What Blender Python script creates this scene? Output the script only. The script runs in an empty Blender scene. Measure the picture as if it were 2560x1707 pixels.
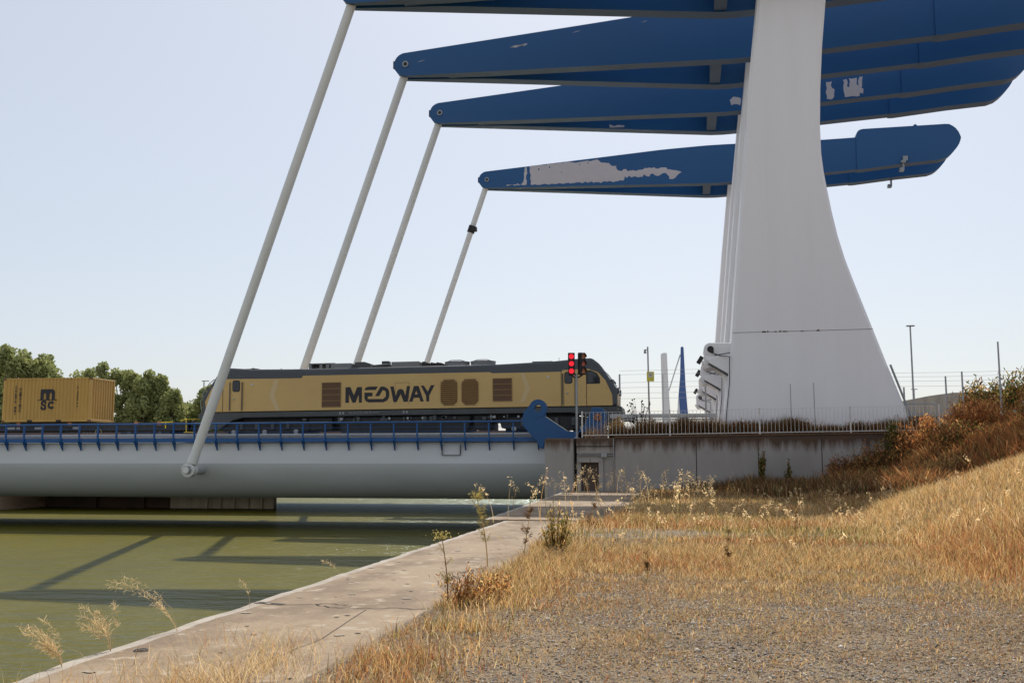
import bpy, math, random
import numpy as np
from mathutils import Vector, Matrix

# ------------------------------------------------------------------ camera, sky, sun
C = bpy.context.scene.collection
sc = bpy.context.scene
R = math.radians
# world frame: x runs along the bridge, y along the lock (away from the camera), z up
cam = bpy.data.objects.new('camera', bpy.data.cameras.new('camera'))
C.objects.link(cam)
cam.location = (0, 0, 1.6)
cam.rotation_euler = (R(90 + 6.56), 0, R(9.4))
cam.data.sensor_width = 36
cam.data.lens = 36.73
cam.data.clip_start = 0.1
cam.data.clip_end = 5000
sc.camera = cam

SUN = Vector((0.032, 0.872, 1.0)).normalized()
world = bpy.data.worlds.new('World')
sc.world = world
world.use_nodes = True
wn = world.node_tree
sky = wn.nodes.new('ShaderNodeTexSky')
sky.sky_type = 'NISHITA'
sky.sun_disc = False
sky.sun_elevation = math.asin(SUN.z)
sky.sun_rotation = math.atan2(SUN.x, SUN.y)
sky.altitude = 20
sky.air_density = 1.0
sky.dust_density = 1.6
sky.ozone_density = 1.4
# summer haze: the clear sky thinned by an even pale veil
veil = wn.nodes.new('ShaderNodeMix'); veil.data_type = 'RGBA'
veil.inputs['Factor'].default_value = 0.62
veil.inputs['B'].default_value = (5.5, 5.75, 6.2, 1)
wn.links.new(sky.outputs[0], veil.inputs['A'])
wn.links.new(veil.outputs['Result'], wn.nodes['Background'].inputs[0])
wn.nodes['Background'].inputs[1].default_value = 0.128
sun = bpy.data.objects.new('sun', bpy.data.lights.new('sun', 'SUN'))
C.objects.link(sun)
sun.data.energy = 4.9
sun.data.angle = R(0.53)
sun.data.color = (1.0, 0.93, 0.82)
sun.rotation_euler = SUN.to_track_quat('Z', 'Y').to_euler()
sun.location = (0, 0, 60)
sc.view_settings.view_transform = 'Standard'
sc.view_settings.look = 'None'
sc.view_settings.gamma = 1
sc.view_settings.exposure = 0.0
sc.cycles.max_bounces = 6
sc.cycles.use_denoising = True

rng = np.random.default_rng(7)
random.seed(7)

# ------------------------------------------------------------------ materials
def mat(name, base, rough=0.6, var=None, scale=3.0, stretch=(1, 1, 1), amount=0.5, fine=None, bump=0.0, bscale=40, metal=0.0, spec=0.5, emit=None, ramp=(0.38, 0.68)):
    m = bpy.data.materials.new(name)
    m.use_nodes = True
    nt = m.node_tree; N = nt.nodes; L = nt.links
    p = N['Principled BSDF']
    p.inputs['Base Color'].default_value = (*base, 1)
    p.inputs['Roughness'].default_value = rough
    p.inputs['Metallic'].default_value = metal
    p.inputs['Specular IOR Level'].default_value = spec
    tc = N.new('ShaderNodeTexCoord')
    col = None
    if var is not None:
        mp = N.new('ShaderNodeMapping'); mp.inputs['Scale'].default_value = stretch
        L.new(tc.outputs['Object'], mp.inputs[0])
        no = N.new('ShaderNodeTexNoise'); no.inputs['Scale'].default_value = scale; no.inputs['Detail'].default_value = 8; no.inputs['Roughness'].default_value = 0.62
        L.new(mp.outputs[0], no.inputs['Vector'])
        rp = N.new('ShaderNodeValToRGB'); rp.color_ramp.elements[0].position = ramp[0]; rp.color_ramp.elements[1].position = ramp[1]
        L.new(no.outputs[0], rp.inputs[0])
        mu = N.new('ShaderNodeMath'); mu.operation = 'MULTIPLY'; mu.inputs[1].default_value = amount
        L.new(rp.outputs[0], mu.inputs[0])
        mx = N.new('ShaderNodeMix'); mx.data_type = 'RGBA'
        mx.inputs['A'].default_value = (*base, 1); mx.inputs['B'].default_value = (*var, 1)
        L.new(mu.outputs[0], mx.inputs[0])
        col = mx.outputs['Result']
    if fine is not None:
        fcol, fscale, fthr = fine
        n2 = N.new('ShaderNodeTexNoise'); n2.inputs['Scale'].default_value = fscale; n2.inputs['Detail'].default_value = 4
        L.new(tc.outputs['Object'], n2.inputs['Vector'])
        r2 = N.new('ShaderNodeValToRGB'); r2.color_ramp.elements[0].position = fthr; r2.color_ramp.elements[1].position = min(1, fthr + 0.06)
        L.new(n2.outputs[0], r2.inputs[0])
        m2 = N.new('ShaderNodeMix'); m2.data_type = 'RGBA'
        if col is not None: L.new(col, m2.inputs['A'])
        else: m2.inputs['A'].default_value = (*base, 1)
        m2.inputs['B'].default_value = (*fcol, 1)
        L.new(r2.outputs[0], m2.inputs[0])
        col = m2.outputs['Result']
    if col is not None:
        L.new(col, p.inputs['Base Color'])
    if bump:
        nb = N.new('ShaderNodeTexNoise'); nb.inputs['Scale'].default_value = bscale; nb.inputs['Detail'].default_value = 5
        L.new(tc.outputs['Object'], nb.inputs['Vector'])
        b = N.new('ShaderNodeBump'); b.inputs['Strength'].default_value = bump; b.inputs['Distance'].default_value = 0.02
        L.new(nb.outputs[0], b.inputs['Height']); L.new(b.outputs[0], p.inputs['Normal'])
    if emit:
        p.inputs['Emission Color'].default_value = (*emit[0], 1)
        p.inputs['Emission Strength'].default_value = emit[1]
    return m

M = {}
M['white'] = mat('white_paint', (0.87, 0.845, 0.845), 0.45, (0.78, 0.75, 0.74), 1.4, (1, 1, 0.07), 0.30, fine=((0.58, 0.53, 0.48), 9, 0.74), bump=0.05)
M['white_rod'] = mat('white_rod_paint', (0.74, 0.735, 0.70), 0.4, (0.62, 0.61, 0.57), 1.2, (1, 1, 0.3), 0.5)
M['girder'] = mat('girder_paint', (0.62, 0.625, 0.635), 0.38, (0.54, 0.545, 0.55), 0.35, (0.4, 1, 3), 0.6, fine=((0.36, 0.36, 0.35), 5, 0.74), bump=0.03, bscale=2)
M['girder_low'] = mat('girder_paint_shaded', (0.45, 0.46, 0.45), 0.42, (0.38, 0.39, 0.38), 0.4, (0.5, 1, 2), 0.6, fine=((0.25, 0.25, 0.23), 6, 0.74))  # girder paint in a darker tone, shade of the belly put into the colour
M['blue'] = mat('blue_paint', (0.005, 0.075, 0.215), 0.45, (0.006, 0.085, 0.24), 0.5, (0.3, 1, 1), 0.6, fine=((0.03, 0.07, 0.14), 7, 0.74), bump=0.02, bscale=6)
M['blue_rail'] = mat('blue_rail_paint', (0.006, 0.08, 0.26), 0.4, (0.009, 0.095, 0.28), 4, amount=0.5)
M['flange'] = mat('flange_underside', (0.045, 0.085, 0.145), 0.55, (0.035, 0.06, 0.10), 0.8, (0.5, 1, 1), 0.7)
M['primer'] = mat('bare_primer', (0.52, 0.48, 0.49), 0.6, (0.45, 0.42, 0.43), 2, amount=0.5)
M['yellow'] = mat('yellow_livery', (0.62, 0.41, 0.145), 0.42, (0.54, 0.335, 0.12), 0.5, (0.6, 1, 1.6), 0.7, fine=((0.45, 0.275, 0.10), 4, 0.70), bump=0.02, bscale=5)
M['yellow_pale'] = mat('pale_chevron', (0.60, 0.44, 0.22), 0.45)
M['louvre'] = mat('louvre_brown', (0.15, 0.078, 0.034), 0.6, (0.12, 0.06, 0.026), 3)
M['louvre_y'] = mat('louvre_yellow', (0.30, 0.175, 0.06), 0.55, (0.24, 0.13, 0.05), 3)
M['loco_grey'] = mat('loco_grey', (0.07, 0.08, 0.09), 0.5, (0.055, 0.06, 0.07), 0.6, (0.4, 1, 1), 0.7)
M['loco_roof'] = mat('loco_roof_units', (0.22, 0.22, 0.22), 0.5, (0.16, 0.16, 0.16), 2)
M['sill'] = mat('sill_grey', (0.075, 0.08, 0.08), 0.6, (0.05, 0.052, 0.05), 1.0, amount=0.7)
M['logo'] = mat('logo_black', (0.022, 0.020, 0.024), 0.6)
M['black'] = mat('underframe_black', (0.022, 0.022, 0.023), 0.75, (0.045, 0.04, 0.035), 2.5, amount=0.6)
M['glass'] = mat('cab_glass', (0.02, 0.023, 0.03), 0.08)
M['rubber'] = mat('black_rubber', (0.012, 0.012, 0.013), 0.6)
M['container'] = mat('container_paint', (0.56, 0.33, 0.075), 0.5, (0.48, 0.27, 0.06), 0.9, (1, 1, 0.3), 0.7, fine=((0.22, 0.10, 0.04), 6, 0.74))
M['safety'] = mat('safety_yellow', (0.75, 0.55, 0.02), 0.5)
M['steel'] = mat('galvanised_steel', (0.33, 0.34, 0.35), 0.45, (0.26, 0.26, 0.26), 6, metal=0.4)
M['mark'] = mat('white_marking', (0.55, 0.55, 0.52), 0.6)
M['orange'] = mat('orange_paint', (0.42, 0.15, 0.05), 0.6)
M['red_on'] = mat('lit_red_lens', (0.6, 0.01, 0.02), 0.3, emit=((1.0, 0.008, 0.03), 0.85))
M['amber_off'] = mat('unlit_amber_lens', (0.42, 0.13, 0.03), 0.25)
M['red_off'] = mat('unlit_red_lens', (0.5, 0.09, 0.03), 0.25)
M['sign_y'] = mat('sign_yellow', (0.62, 0.56, 0.05), 0.5)
M['sign_w'] = mat('sign_pale', (0.55, 0.55, 0.45), 0.5)
M['quay'] = mat('quay_concrete', (0.27, 0.20, 0.132), 0.9, (0.145, 0.098, 0.06), 1.5, (1, 0.6, 1), 0.8, fine=((0.33, 0.27, 0.20), 5.0, 0.61), bump=0.8, bscale=16, ramp=(0.44, 0.60))
M['quay_edge'] = mat('pale_quay_edge', (0.36, 0.32, 0.27), 0.85, (0.22, 0.18, 0.14), 3, amount=0.8, bump=0.3)
M['crack'] = mat('crack_shadow', (0.035, 0.03, 0.025), 0.95)
M['chip'] = mat('white_spall', (0.31, 0.265, 0.215), 0.9, (0.22, 0.18, 0.14), 9)
M['far_wall'] = mat('old_quay_wall', (0.60, 0.42, 0.31), 0.9, (0.36, 0.26, 0.19), 0.6, (1, 0.5, 2), 0.9, bump=0.4, bscale=8)
M['dark_wall'] = mat('dark_old_masonry', (0.11, 0.085, 0.07), 0.9, (0.18, 0.10, 0.07), 0.7, amount=0.8)
M['pale_wall'] = mat('pale_concrete', (0.42, 0.37, 0.30), 0.9, (0.26, 0.23, 0.19), 1.0, (1.5, 1, 0.15), 0.8)
M['mesh'] = mat('fence_wire', (0.45, 0.46, 0.47), 0.5)
M['fence_paint'] = mat('fence_pale_paint', (0.70, 0.66, 0.62), 0.6, (0.46, 0.36, 0.29), 5, amount=0.6)
M['ballast'] = mat('rail_ballast', (0.20, 0.175, 0.15), 0.95, (0.12, 0.10, 0.09), 8)
M['land'] = mat('dry_land', (0.22, 0.165, 0.10), 0.95, (0.12, 0.10, 0.05), 0.15, amount=0.9)
M['bark'] = mat('tree_bark', (0.16, 0.13, 0.10), 0.9, (0.09, 0.07, 0.055), 5)

def wall_mat():
    """retaining wall: grey concrete with dark rust and algae runs hanging from the coping"""
    m = mat('stained_concrete', (0.37, 0.335, 0.305), 0.88, (0.28, 0.25, 0.225), 0.7, (1, 1, 0.4), 0.7, bump=0.25, bscale=18)
    nt = m.node_tree; N = nt.nodes; L = nt.links; p = N['Principled BSDF']
    src = p.inputs['Base Color'].links[0].from_socket
    tc = N.new('ShaderNodeTexCoord')
    sp = N.new('ShaderNodeSeparateXYZ'); L.new(tc.outputs['Object'], sp.inputs[0])
    mp = N.new('ShaderNodeMapping'); mp.inputs['Scale'].default_value = (1.5, 1, 0.16); L.new(tc.outputs['Object'], mp.inputs[0])
    no = N.new('ShaderNodeTexNoise'); no.inputs['Scale'].default_value = 1.1; no.inputs['Detail'].default_value = 9; no.inputs['Roughness'].default_value = 0.68; L.new(mp.outputs[0], no.inputs['Vector'])
    mr = N.new('ShaderNodeMapRange'); mr.inputs[1].default_value = -1.3; mr.inputs[2].default_value = 0.0; mr.inputs[3].default_value = -0.42; mr.inputs[4].default_value = 0.32
    L.new(sp.outputs['Z'], mr.inputs[0])
    ad = N.new('ShaderNodeMath'); ad.operation = 'ADD'; L.new(no.outputs[0], ad.inputs[0]); L.new(mr.outputs[0], ad.inputs[1])
    rp = N.new('ShaderNodeValToRGB'); rp.color_ramp.elements[0].position = 0.5; rp.color_ramp.elements[1].position = 0.74
    L.new(ad.outputs[0], rp.inputs[0])
    n3 = N.new('ShaderNodeTexNoise'); n3.inputs['Scale'].default_value = 0.9; L.new(tc.outputs['Object'], n3.inputs['Vector'])
    cm = N.new('ShaderNodeMix'); cm.data_type = 'RGBA'; cm.inputs['A'].default_value = (0.05, 0.042, 0.036, 1); cm.inputs['B'].default_value = (0.14, 0.07, 0.035, 1); L.new(n3.outputs[0], cm.inputs[0])
    mx = N.new('ShaderNodeMix'); mx.data_type = 'RGBA'; L.new(rp.outputs[0], mx.inputs[0]); L.new(src, mx.inputs['A']); L.new(cm.outputs['Result'], mx.inputs['B'])
    L.new(mx.outputs['Result'], p.inputs['Base Color'])
    return m
M['wall'] = wall_mat()

def water_mat():
    m = mat('green_water', (0.120, 0.100, 0.007), 0.10, (0.086, 0.076, 0.006), 0.12, (1, 0.5, 1), 0.8)
    nt = m.node_tree; N = nt.nodes; L = nt.links; p = N['Principled BSDF']
    p.inputs['IOR'].default_value = 1.333
    tc = N.new('ShaderNodeTexCoord')
    mp = N.new('ShaderNodeMapping'); mp.inputs['Scale'].default_value = (0.34, 1.1, 1); mp.inputs['Rotation'].default_value = (0, 0, R(12)); L.new(tc.outputs['Object'], mp.inputs[0])
    n1 = N.new('ShaderNodeTexNoise'); n1.inputs['Scale'].default_value = 5.5; n1.inputs['Detail'].default_value = 4; n1.inputs['Roughness'].default_value = 0.5
    n2 = N.new('ShaderNodeTexNoise'); n2.inputs['Scale'].default_value = 1.3; n2.inputs['Detail'].default_value = 2
    L.new(mp.outputs[0], n1.inputs['Vector']); L.new(mp.outputs[0], n2.inputs['Vector'])
    ml = N.new('ShaderNodeMath'); ml.operation = 'MULTIPLY_ADD'; ml.inputs[1].default_value = 1.6; L.new(n2.outputs[0], ml.inputs[0]); L.new(n1.outputs[0], ml.inputs[2])
    b = N.new('ShaderNodeBump'); b.inputs['Strength'].default_value = 1.0; b.inputs['Distance'].default_value = 0.125
    L.new(ml.outputs[0], b.inputs['Height']); L.new(b.outputs[0], p.inputs['Normal'])
    # murky body colour under a rippled skin; the ripples keep grazing reflection well under a mirror's
    p.inputs['Specular IOR Level'].default_value = 0.0; p.inputs['Roughness'].default_value = 0.9
    g = N.new('ShaderNodeBsdfGlossy'); g.inputs['Roughness'].default_value = 0.2; g.inputs['Color'].default_value = (0.72, 0.88, 1, 1); L.new(b.outputs[0], g.inputs['Normal'])
    fr = N.new('ShaderNodeFresnel'); fr.inputs['IOR'].default_value = 1.33; L.new(b.outputs[0], fr.inputs['Normal'])
    mn = N.new('ShaderNodeMath'); mn.operation = 'MINIMUM'; mn.inputs[1].default_value = 0.17; L.new(fr.outputs[0], mn.inputs[0])
    mx = N.new('ShaderNodeMixShader'); L.new(mn.outputs[0], mx.inputs[0]); L.new(p.outputs[0], mx.inputs[1]); L.new(g.outputs[0], mx.inputs[2])
    L.new(mx.outputs[0], N['Material Output'].inputs[0])
    return m
M['water'] = water_mat()

def veg_mat(name, transl=0.35, rough=0.7):
    """leaf and straw: colour comes from the plant itself ('Col'), light also passes through"""
    m = bpy.data.materials.new(name); m.use_nodes = True
    nt = m.node_tree; N = nt.nodes; L = nt.links
    p = N['Principled BSDF']; p.inputs['Roughness'].default_value = rough; p.inputs['Specular IOR Level'].default_value = 0.2
    a = N.new('ShaderNodeAttribute'); a.attribute_name = 'Col'
    L.new(a.outputs['Color'], p.inputs['Base Color'])
    t = N.new('ShaderNodeBsdfTranslucent'); L.new(a.outputs['Color'], t.inputs['Color'])
    mx = N.new('ShaderNodeMixShader'); mx.inputs[0].default_value = transl
    L.new(p.outputs[0], mx.inputs[1]); L.new(t.outputs[0], mx.inputs[2])
    L.new(mx.outputs[0], N['Material Output'].inputs[0])
    return m
M['straw'] = veg_mat('dry_straw', 0.55)
M['leaf'] = veg_mat('tree_leaf', 0.40)

def ground_mat():
    m = mat('dry_earth', (0.165, 0.125, 0.082), 0.95, (0.26, 0.185, 0.105), 0.9, amount=0.9, fine=((0.10, 0.08, 0.065), 22, 0.53), bump=1.0, bscale=38)
    return m
M['ground'] = ground_mat()

def stone_mat():
    m = bpy.data.materials.new('gravel_stone'); m.use_nodes = True
    nt = m.node_tree; N = nt.nodes; L = nt.links; p = N['Principled BSDF']; p.inputs['Roughness'].default_value = 0.85
    a = N.new('ShaderNodeAttribute'); a.attribute_name = 'Col'; L.new(a.outputs['Color'], p.inputs['Base Color'])
    return m
M['stone'] = stone_mat()

# ------------------------------------------------------------------ mesh helpers
OFF = {}
def tag(o, label=None, cat=None, group=None, kind=None):
    if label: o['label'] = label
    if cat: o['category'] = cat
    if group: o['group'] = group
    if kind: o['kind'] = kind
    return o

def empty(name, loc, label=None, cat=None, group=None):
    o = bpy.data.objects.new(name, None); C.objects.link(o)
    o.location = loc; o.empty_display_size = 0.3
    OFF[o.name] = Vector(loc)
    return tag(o, label, cat, group)

class MB:
    def __init__(s): s.v = []; s.f = []; s.m = []
    def add(s, vs, fs, mi=0):
        b = len(s.v); s.v += [tuple(p) for p in vs]
        for f in fs: s.f.append([i + b for i in f]); s.m.append(mi)
        return s
    def box(s, x0, x1, y0, y1, z0, z1, mi=0):
        v = [(x0, y0, z0), (x1, y0, z0), (x1, y1, z0), (x0, y1, z0), (x0, y0, z1), (x1, y0, z1), (x1, y1, z1), (x0, y1, z1)]
        return s.add(v, [(0, 3, 2, 1), (4, 5, 6, 7), (0, 1, 5, 4), (1, 2, 6, 5), (2, 3, 7, 6), (3, 0, 4, 7)], mi)
    def prism(s, pts, y0, y1, mi=0):
        """outline in x-z, given depth along y"""
        a = sum(pts[i][0] * pts[(i + 1) % len(pts)][1] - pts[(i + 1) % len(pts)][0] * pts[i][1] for i in range(len(pts)))
        if a < 0: pts = pts[::-1]
        n = len(pts)
        v = [(x, y0, z) for x, z in pts] + [(x, y1, z) for x, z in pts]
        f = [tuple(range(n)), tuple(range(2 * n - 1, n - 1, -1))]
        f += [(i, i + n, (i + 1) % n + n, (i + 1) % n) for i in range(n)]
        return s.add(v, f, mi)
    def prismx(s, pts, x0, x1, mi=0, mis=None):
        """outline in y-z, extruded along x"""
        n = len(pts)
        v = [(x0, y, z) for y, z in pts] + [(x1, y, z) for y, z in pts]
        s.add(v, [tuple(range(n - 1, -1, -1)), tuple(range(n, 2 * n))], mi)
        b = len(s.v) - 2 * n
        for i in range(n):
            s.f.append([b + i, b + (i + 1) % n, b + (i + 1) % n + n, b + i + n]); s.m.append(mis[i] if mis else mi)
        return s
    def tube(s, p0, p1, r0, r1=None, n=10, mi=0, caps=True):
        r1 = r0 if r1 is None else r1
        p0 = Vector(p0); p1 = Vector(p1); d = (p1 - p0).normalized()
        a = d.cross(Vector((0, 0, 1)))
        if a.length < 1e-3: a = d.cross(Vector((1, 0, 0)))
        a.normalize(); b = d.cross(a)
        v = []
        for p, r in ((p0, r0), (p1, r1)):
            for k in range(n):
                t = 2 * math.pi * k / n
                v.append(p + a * (math.cos(t) * r) + b * (math.sin(t) * r))
        f = [(k, (k + 1) % n, (k + 1) % n + n, k + n) for k in range(n)]
        if caps: f += [tuple(range(n - 1, -1, -1)), tuple(range(n, 2 * n))]
        return s.add(v, f, mi)
    def path(s, pts, r, n=6, mi=0):
        for a, b in zip(pts[:-1], pts[1:]): s.tube(a, b, r, r, n, mi)
        return s
    def build(s, name, mats, parent=None, smooth=False, bevel=0, seg=1, label=None, origin=None):
        if not isinstance(mats, (list, tuple)): mats = [mats]
        off = Vector((0, 0, 0))
        if parent is not None: off = OFF[parent.name]
        if origin is not None: off = Vector(origin)
        me = bpy.data.meshes.new(name)
        me.from_pydata([tuple(Vector(p) - off) for p in s.v], [], s.f)
        for m in mats: me.materials.append(m)
        me.polygons.foreach_set('material_index', s.m)
        me.update()
        import bmesh
        bm = bmesh.new(); bm.from_mesh(me); bmesh.ops.recalc_face_normals(bm, faces=bm.faces)
        bm.to_mesh(me); bm.free()
        if smooth:
            me.polygons.foreach_set('use_smooth', [True] * len(me.polygons))
            me.set_sharp_from_angle(angle=R(38))
        o = bpy.data.objects.new(name, me); C.objects.link(o)
        if parent is not None: o.parent = parent
        elif origin is not None: o.location = origin
        OFF[o.name] = off
        if bevel:
            b = o.modifiers.new('bevel', 'BEVEL'); b.width = bevel; b.segments = seg; b.limit_method = 'ANGLE'; b.angle_limit = R(35)
        if label: o['label'] = label
        return o

def copy_tree(o, parent=None):
    c = o.copy(); C.objects.link(c)
    if parent is not None: c.parent = parent
    OFF[c.name] = OFF.get(o.name, Vector((0, 0, 0)))
    for ch in [x for x in bpy.data.objects if x.parent == o]:
        copy_tree(ch, c)
    return c

def arc(cx, cz, r, a0, a1, n=10):
    return [(cx + r * math.cos(R(a0 + (a1 - a0) * k / n)), cz + r * math.sin(R(a0 + (a1 - a0) * k / n))) for k in range(n + 1)]

def raw(name, verts, loops, starts, mats, col=None, parent=None, sizes=None):
    me = bpy.data.meshes.new(name)
    me.vertices.add(len(verts)); me.vertices.foreach_set('co', np.asarray(verts, np.float32).ravel())
    me.loops.add(len(loops)); me.loops.foreach_set('vertex_index', np.asarray(loops, np.int32))
    me.polygons.add(len(starts)); me.polygons.foreach_set('loop_start', np.asarray(starts, np.int32))
    if sizes is not None:
        try: me.polygons.foreach_set('loop_total', np.asarray(sizes, np.int32))
        except Exception: pass
    me.update(calc_edges=True)
    if col is not None:
        at = me.attributes.new('Col', 'FLOAT_COLOR', 'POINT')
        at.data.foreach_set('color', np.c_[col, np.ones(len(col))].astype(np.float32).ravel())
    me.materials.append(mats)
    o = bpy.data.objects.new(name, me); C.objects.link(o)
    if parent is not None: o.parent = parent
    return o

# ------------------------------------------------------------------ value noise for scatter
_perm = rng.random((64, 64))
def vnoise(x, y, s):
    x = np.asarray(x) / s + 500; y = np.asarray(y) / s + 500
    xi = np.floor(x).astype(int); yi = np.floor(y).astype(int); fx = x - xi; fy = y - yi
    fx = fx * fx * (3 - 2 * fx); fy = fy * fy * (3 - 2 * fy)
    g = lambda a, b: _perm[a % 64, b % 64]
    return (g(xi, yi) * (1 - fx) + g(xi + 1, yi) * fx) * (1 - fy) + (g(xi, yi + 1) * (1 - fx) + g(xi + 1, yi + 1) * fx) * fy

def sstep(t):
    t = np.clip(t, 0, 1); return t * t * (3 - 2 * t)

G0 = 0.33       # level of the quay and of the ground beside it
K = 0.794       # near-field plan unit in metres
def H(x, y):
    """height of the ground in front of the retaining wall"""
    x = np.asarray(x, float); y = np.asarray(y, float)
    toe = 3.15 + 0.5 * (vnoise(x * 0 + 3, y, 4.0) - 0.5)
    d = np.clip(x - toe, 0, 60)
    ridge = 0.54 * (np.sqrt(d * d + 0.4) - 0.632); ridge = 2.9 * (1 - np.exp(-ridge / 2.9))
    ridge = ridge * (1 - 0.75 * sstep((y - 22.6) / 3.6))
    far = 2.7 * sstep((x - 5.6) / 7.5) * sstep((y - 29) / 9)
    h = np.maximum(ridge, far)
    h = h + 0.04 * (vnoise(x, y, 1.4) - 0.5) + 0.12 * (vnoise(x, y, 3.6) - 0.5) * sstep((x - 2.4) / 2.4)
    return h + G0 + 0.02

# ------------------------------------------------------------------ ground, water, lock walls
def grid(name, xs, ys, hf, m):
    X, Y = np.meshgrid(xs, ys); Z = hf(X, Y)
    v = np.stack([X.ravel(), Y.ravel(), Z.ravel()], 1)
    nx, ny = len(xs), len(ys)
    i = (np.arange(ny - 1)[:, None] * nx + np.arange(nx - 1)[None, :]).ravel()
    q = np.stack([i, i + 1, i + 1 + nx, i + nx], 1)
    o = raw(name, v, q.ravel(), np.arange(len(q)) * 4, m, sizes=np.full(len(q), 4))
    o.data.polygons.foreach_set('use_smooth', [True] * len(o.data.polygons))
    return o
xs = np.concatenate([np.arange(-2.2, 16, 0.16), np.linspace(16, 80, 50)])
ys = np.concatenate([np.arange(-12, 3, 1.0), np.arange(3, 45.61, 0.16)])
tag(grid('ground', xs, ys, H, M['ground']), kind='structure')

b = MB()     # raised land carrying the railway, behind the wall; runs to the horizon
b.add([(-6.1, 48.4, 2.45), (14, 46.1, 2.45), (14, 400, 2.45), (-6.1, 400, 2.45)], [(0, 1, 2, 3)])
b.add([(-4.7, 46.0, 2.45), (14, 46.0, 2.45), (-4.7, 48.4, 2.45)], [(0, 1, 2)])
b.add([(14, 46.0, 2.45), (80, 45.0, 3.2), (900, 400, 3.0), (14, 400, 2.45)], [(0, 1, 2, 3)])
b.add([(-6.1, 48.4, -4), (-6.1, 400, -4), (-6.1, 400, 2.45), (-6.1, 48.4, 2.45)], [(0, 1, 2, 3)])
b.add([(-6.1, 400, 2.45), (900, 400, 3.0), (3000, 3000, 3.0), (-60, 3000, 2.45)], [(0, 1, 2, 3)])
tag(b.build('embankment', M['ballast']), kind='structure')
b = MB()
b.add([(-47.6, -60, 0.3), (-47.6, 3000, 0.3), (-3000, 3000, 0.3), (-3000, -60, 0.3)], [(0, 3, 2, 1)])
tag(b.build('far_bank', M['land']), kind='structure')
tag(MB().add([(-47.7, -60, -1.76), (-2.0, -60, -1.76), (-2.0, 900, -1.76), (-47.7, 900, -1.76)], [(0, 1, 2, 3)]).build('water', M['water']), kind='structure')
# bed of the lock and the horizon sheet below everything
tag(MB().add([(-3500, -400, -4.5), (3500, -400, -4.5), (3500, 4000, -4.5), (-3500, 4000, -4.5)], [(0, 1, 2, 3)]).build('terrain', M['land']), kind='structure')

# near quay: slab with a worn, pale lip; it widens before the abutment
def slab(xe, xi, y0, y1, z, step=0.18):
    pe = [(xe(y) + 0.012 * math.sin(y * 3.7) + random.uniform(-.014, .014), y) for y in np.arange(y0, y1 + .01, step)]
    n = len(pe); v = []; f = []; ms = []
    for x, y in pe: v += [(x, y, -4), (x, y, z - 0.045 + random.uniform(-.015, .01)), (x + 0.04 + random.uniform(0, .02), y, z), (x + 0.15, y, z), (xi, y, z)]
    for i in range(n - 1):
        for k in range(4):
            f.append([i * 5 + k, (i + 1) * 5 + k, (i + 1) * 5 + k + 1, i * 5 + k + 1]); ms.append(1 if k in (1, 2) else 0)
    for e in (0, (n - 1) * 5):
        v.append((xi, v[e][1], -4)); f.append([e, e + 1, e + 2, e + 3, e + 4, len(v) - 1]); ms.append(0)
    b = MB(); b.v = v; b.f = f; b.m = ms
    return b
quay = tag(slab(lambda y: -3.95, -1.95, -20, 22.7, G0).build('quay', [M['quay'], M['quay_edge']]), kind='structure')
tag(slab(lambda y: -4.42 - .035 * (y - 22.7), -1.95, 22.7, 45.5, G0 + .02).build('quay_apron', [M['quay'], M['quay_edge']]), kind='structure')
# cracks, black specks and spalls of the quay surface
def crack(b, pts, w):
    for (x0, y0), (x1, y1) in zip(pts[:-1], pts[1:]):
        d = Vector((x1 - x0, y1 - y0)).normalized(); nx, ny = -d.y * w / 2, d.x * w / 2
        b.add([(x0 - nx, y0 - ny, G0 + .004), (x1 - nx, y1 - ny, G0 + .004), (x1 + nx, y1 + ny, G0 + .004), (x0 + nx, y0 + ny, G0 + .004)], [(0, 1, 2, 3)])
def wig(pts, a=.02, n=5):
    out = []
    for (x0, y0), (x1, y1) in zip(pts[:-1], pts[1:]):
        for k in range(n): t = k / n; out.append((x0 + (x1 - x0) * t + random.gauss(0, a * .3), y0 + (y1 - y0) * t + random.gauss(0, a)))
    return out + [pts[-1]]
b = MB()
crack(b, wig([(-3.89, 9.17), (-3.6, 9.07), (-3.3, 9.16), (-3.12, 9.0), (-2.85, 8.97), (-2.5, 9.04), (-2.1, 8.98)]), .016)
crack(b, [(-3.86, 9.2), (-3.58, 9.1)], .07); crack(b, wig([(-3.3, 9.14), (-3.2, 9.24), (-2.95, 9.13)]), .014)
crack(b, wig([(-3.88, 14.6), (-3.2, 14.5), (-2.3, 14.58)]), .012); crack(b, wig([(-3.88, 19.6), (-2.2, 19.5)]), .012); crack(b, wig([(-2.7, 6.4), (-2.62, 7.4), (-2.75, 8.9)]), .006)
for k in range(55):
    x, y = random.uniform(-3.7, -2.1), random.uniform(5.2, 20); r_ = random.uniform(.006, .018)
    b.add([(x + r_ * 1.6 * math.cos(a) * random.uniform(.7, 1.2), y + r_ * math.sin(a), G0 + .0045) for a in np.linspace(0, 5.4, 7)], [tuple(range(7))])
b.build('crack', M['crack'], quay)
b = MB()
for k in range(26):
    y = random.uniform(5.4, 21); x = random.choice([random.uniform(-3.8, -3.5), random.uniform(-3.75, -2.2)]); r_ = random.uniform(.010, .030)
    rr = [r_ * random.uniform(.6, 1.2) for _ in range(13)]
    b.add([(x + rr[j] * 1.9 * math.cos(j * .483), y + rr[j] * 1.6 * math.sin(j * .483), G0 + .006) for j in range(13)], [tuple(range(13))])
b.build('spall', M['chip'], quay)
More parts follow.
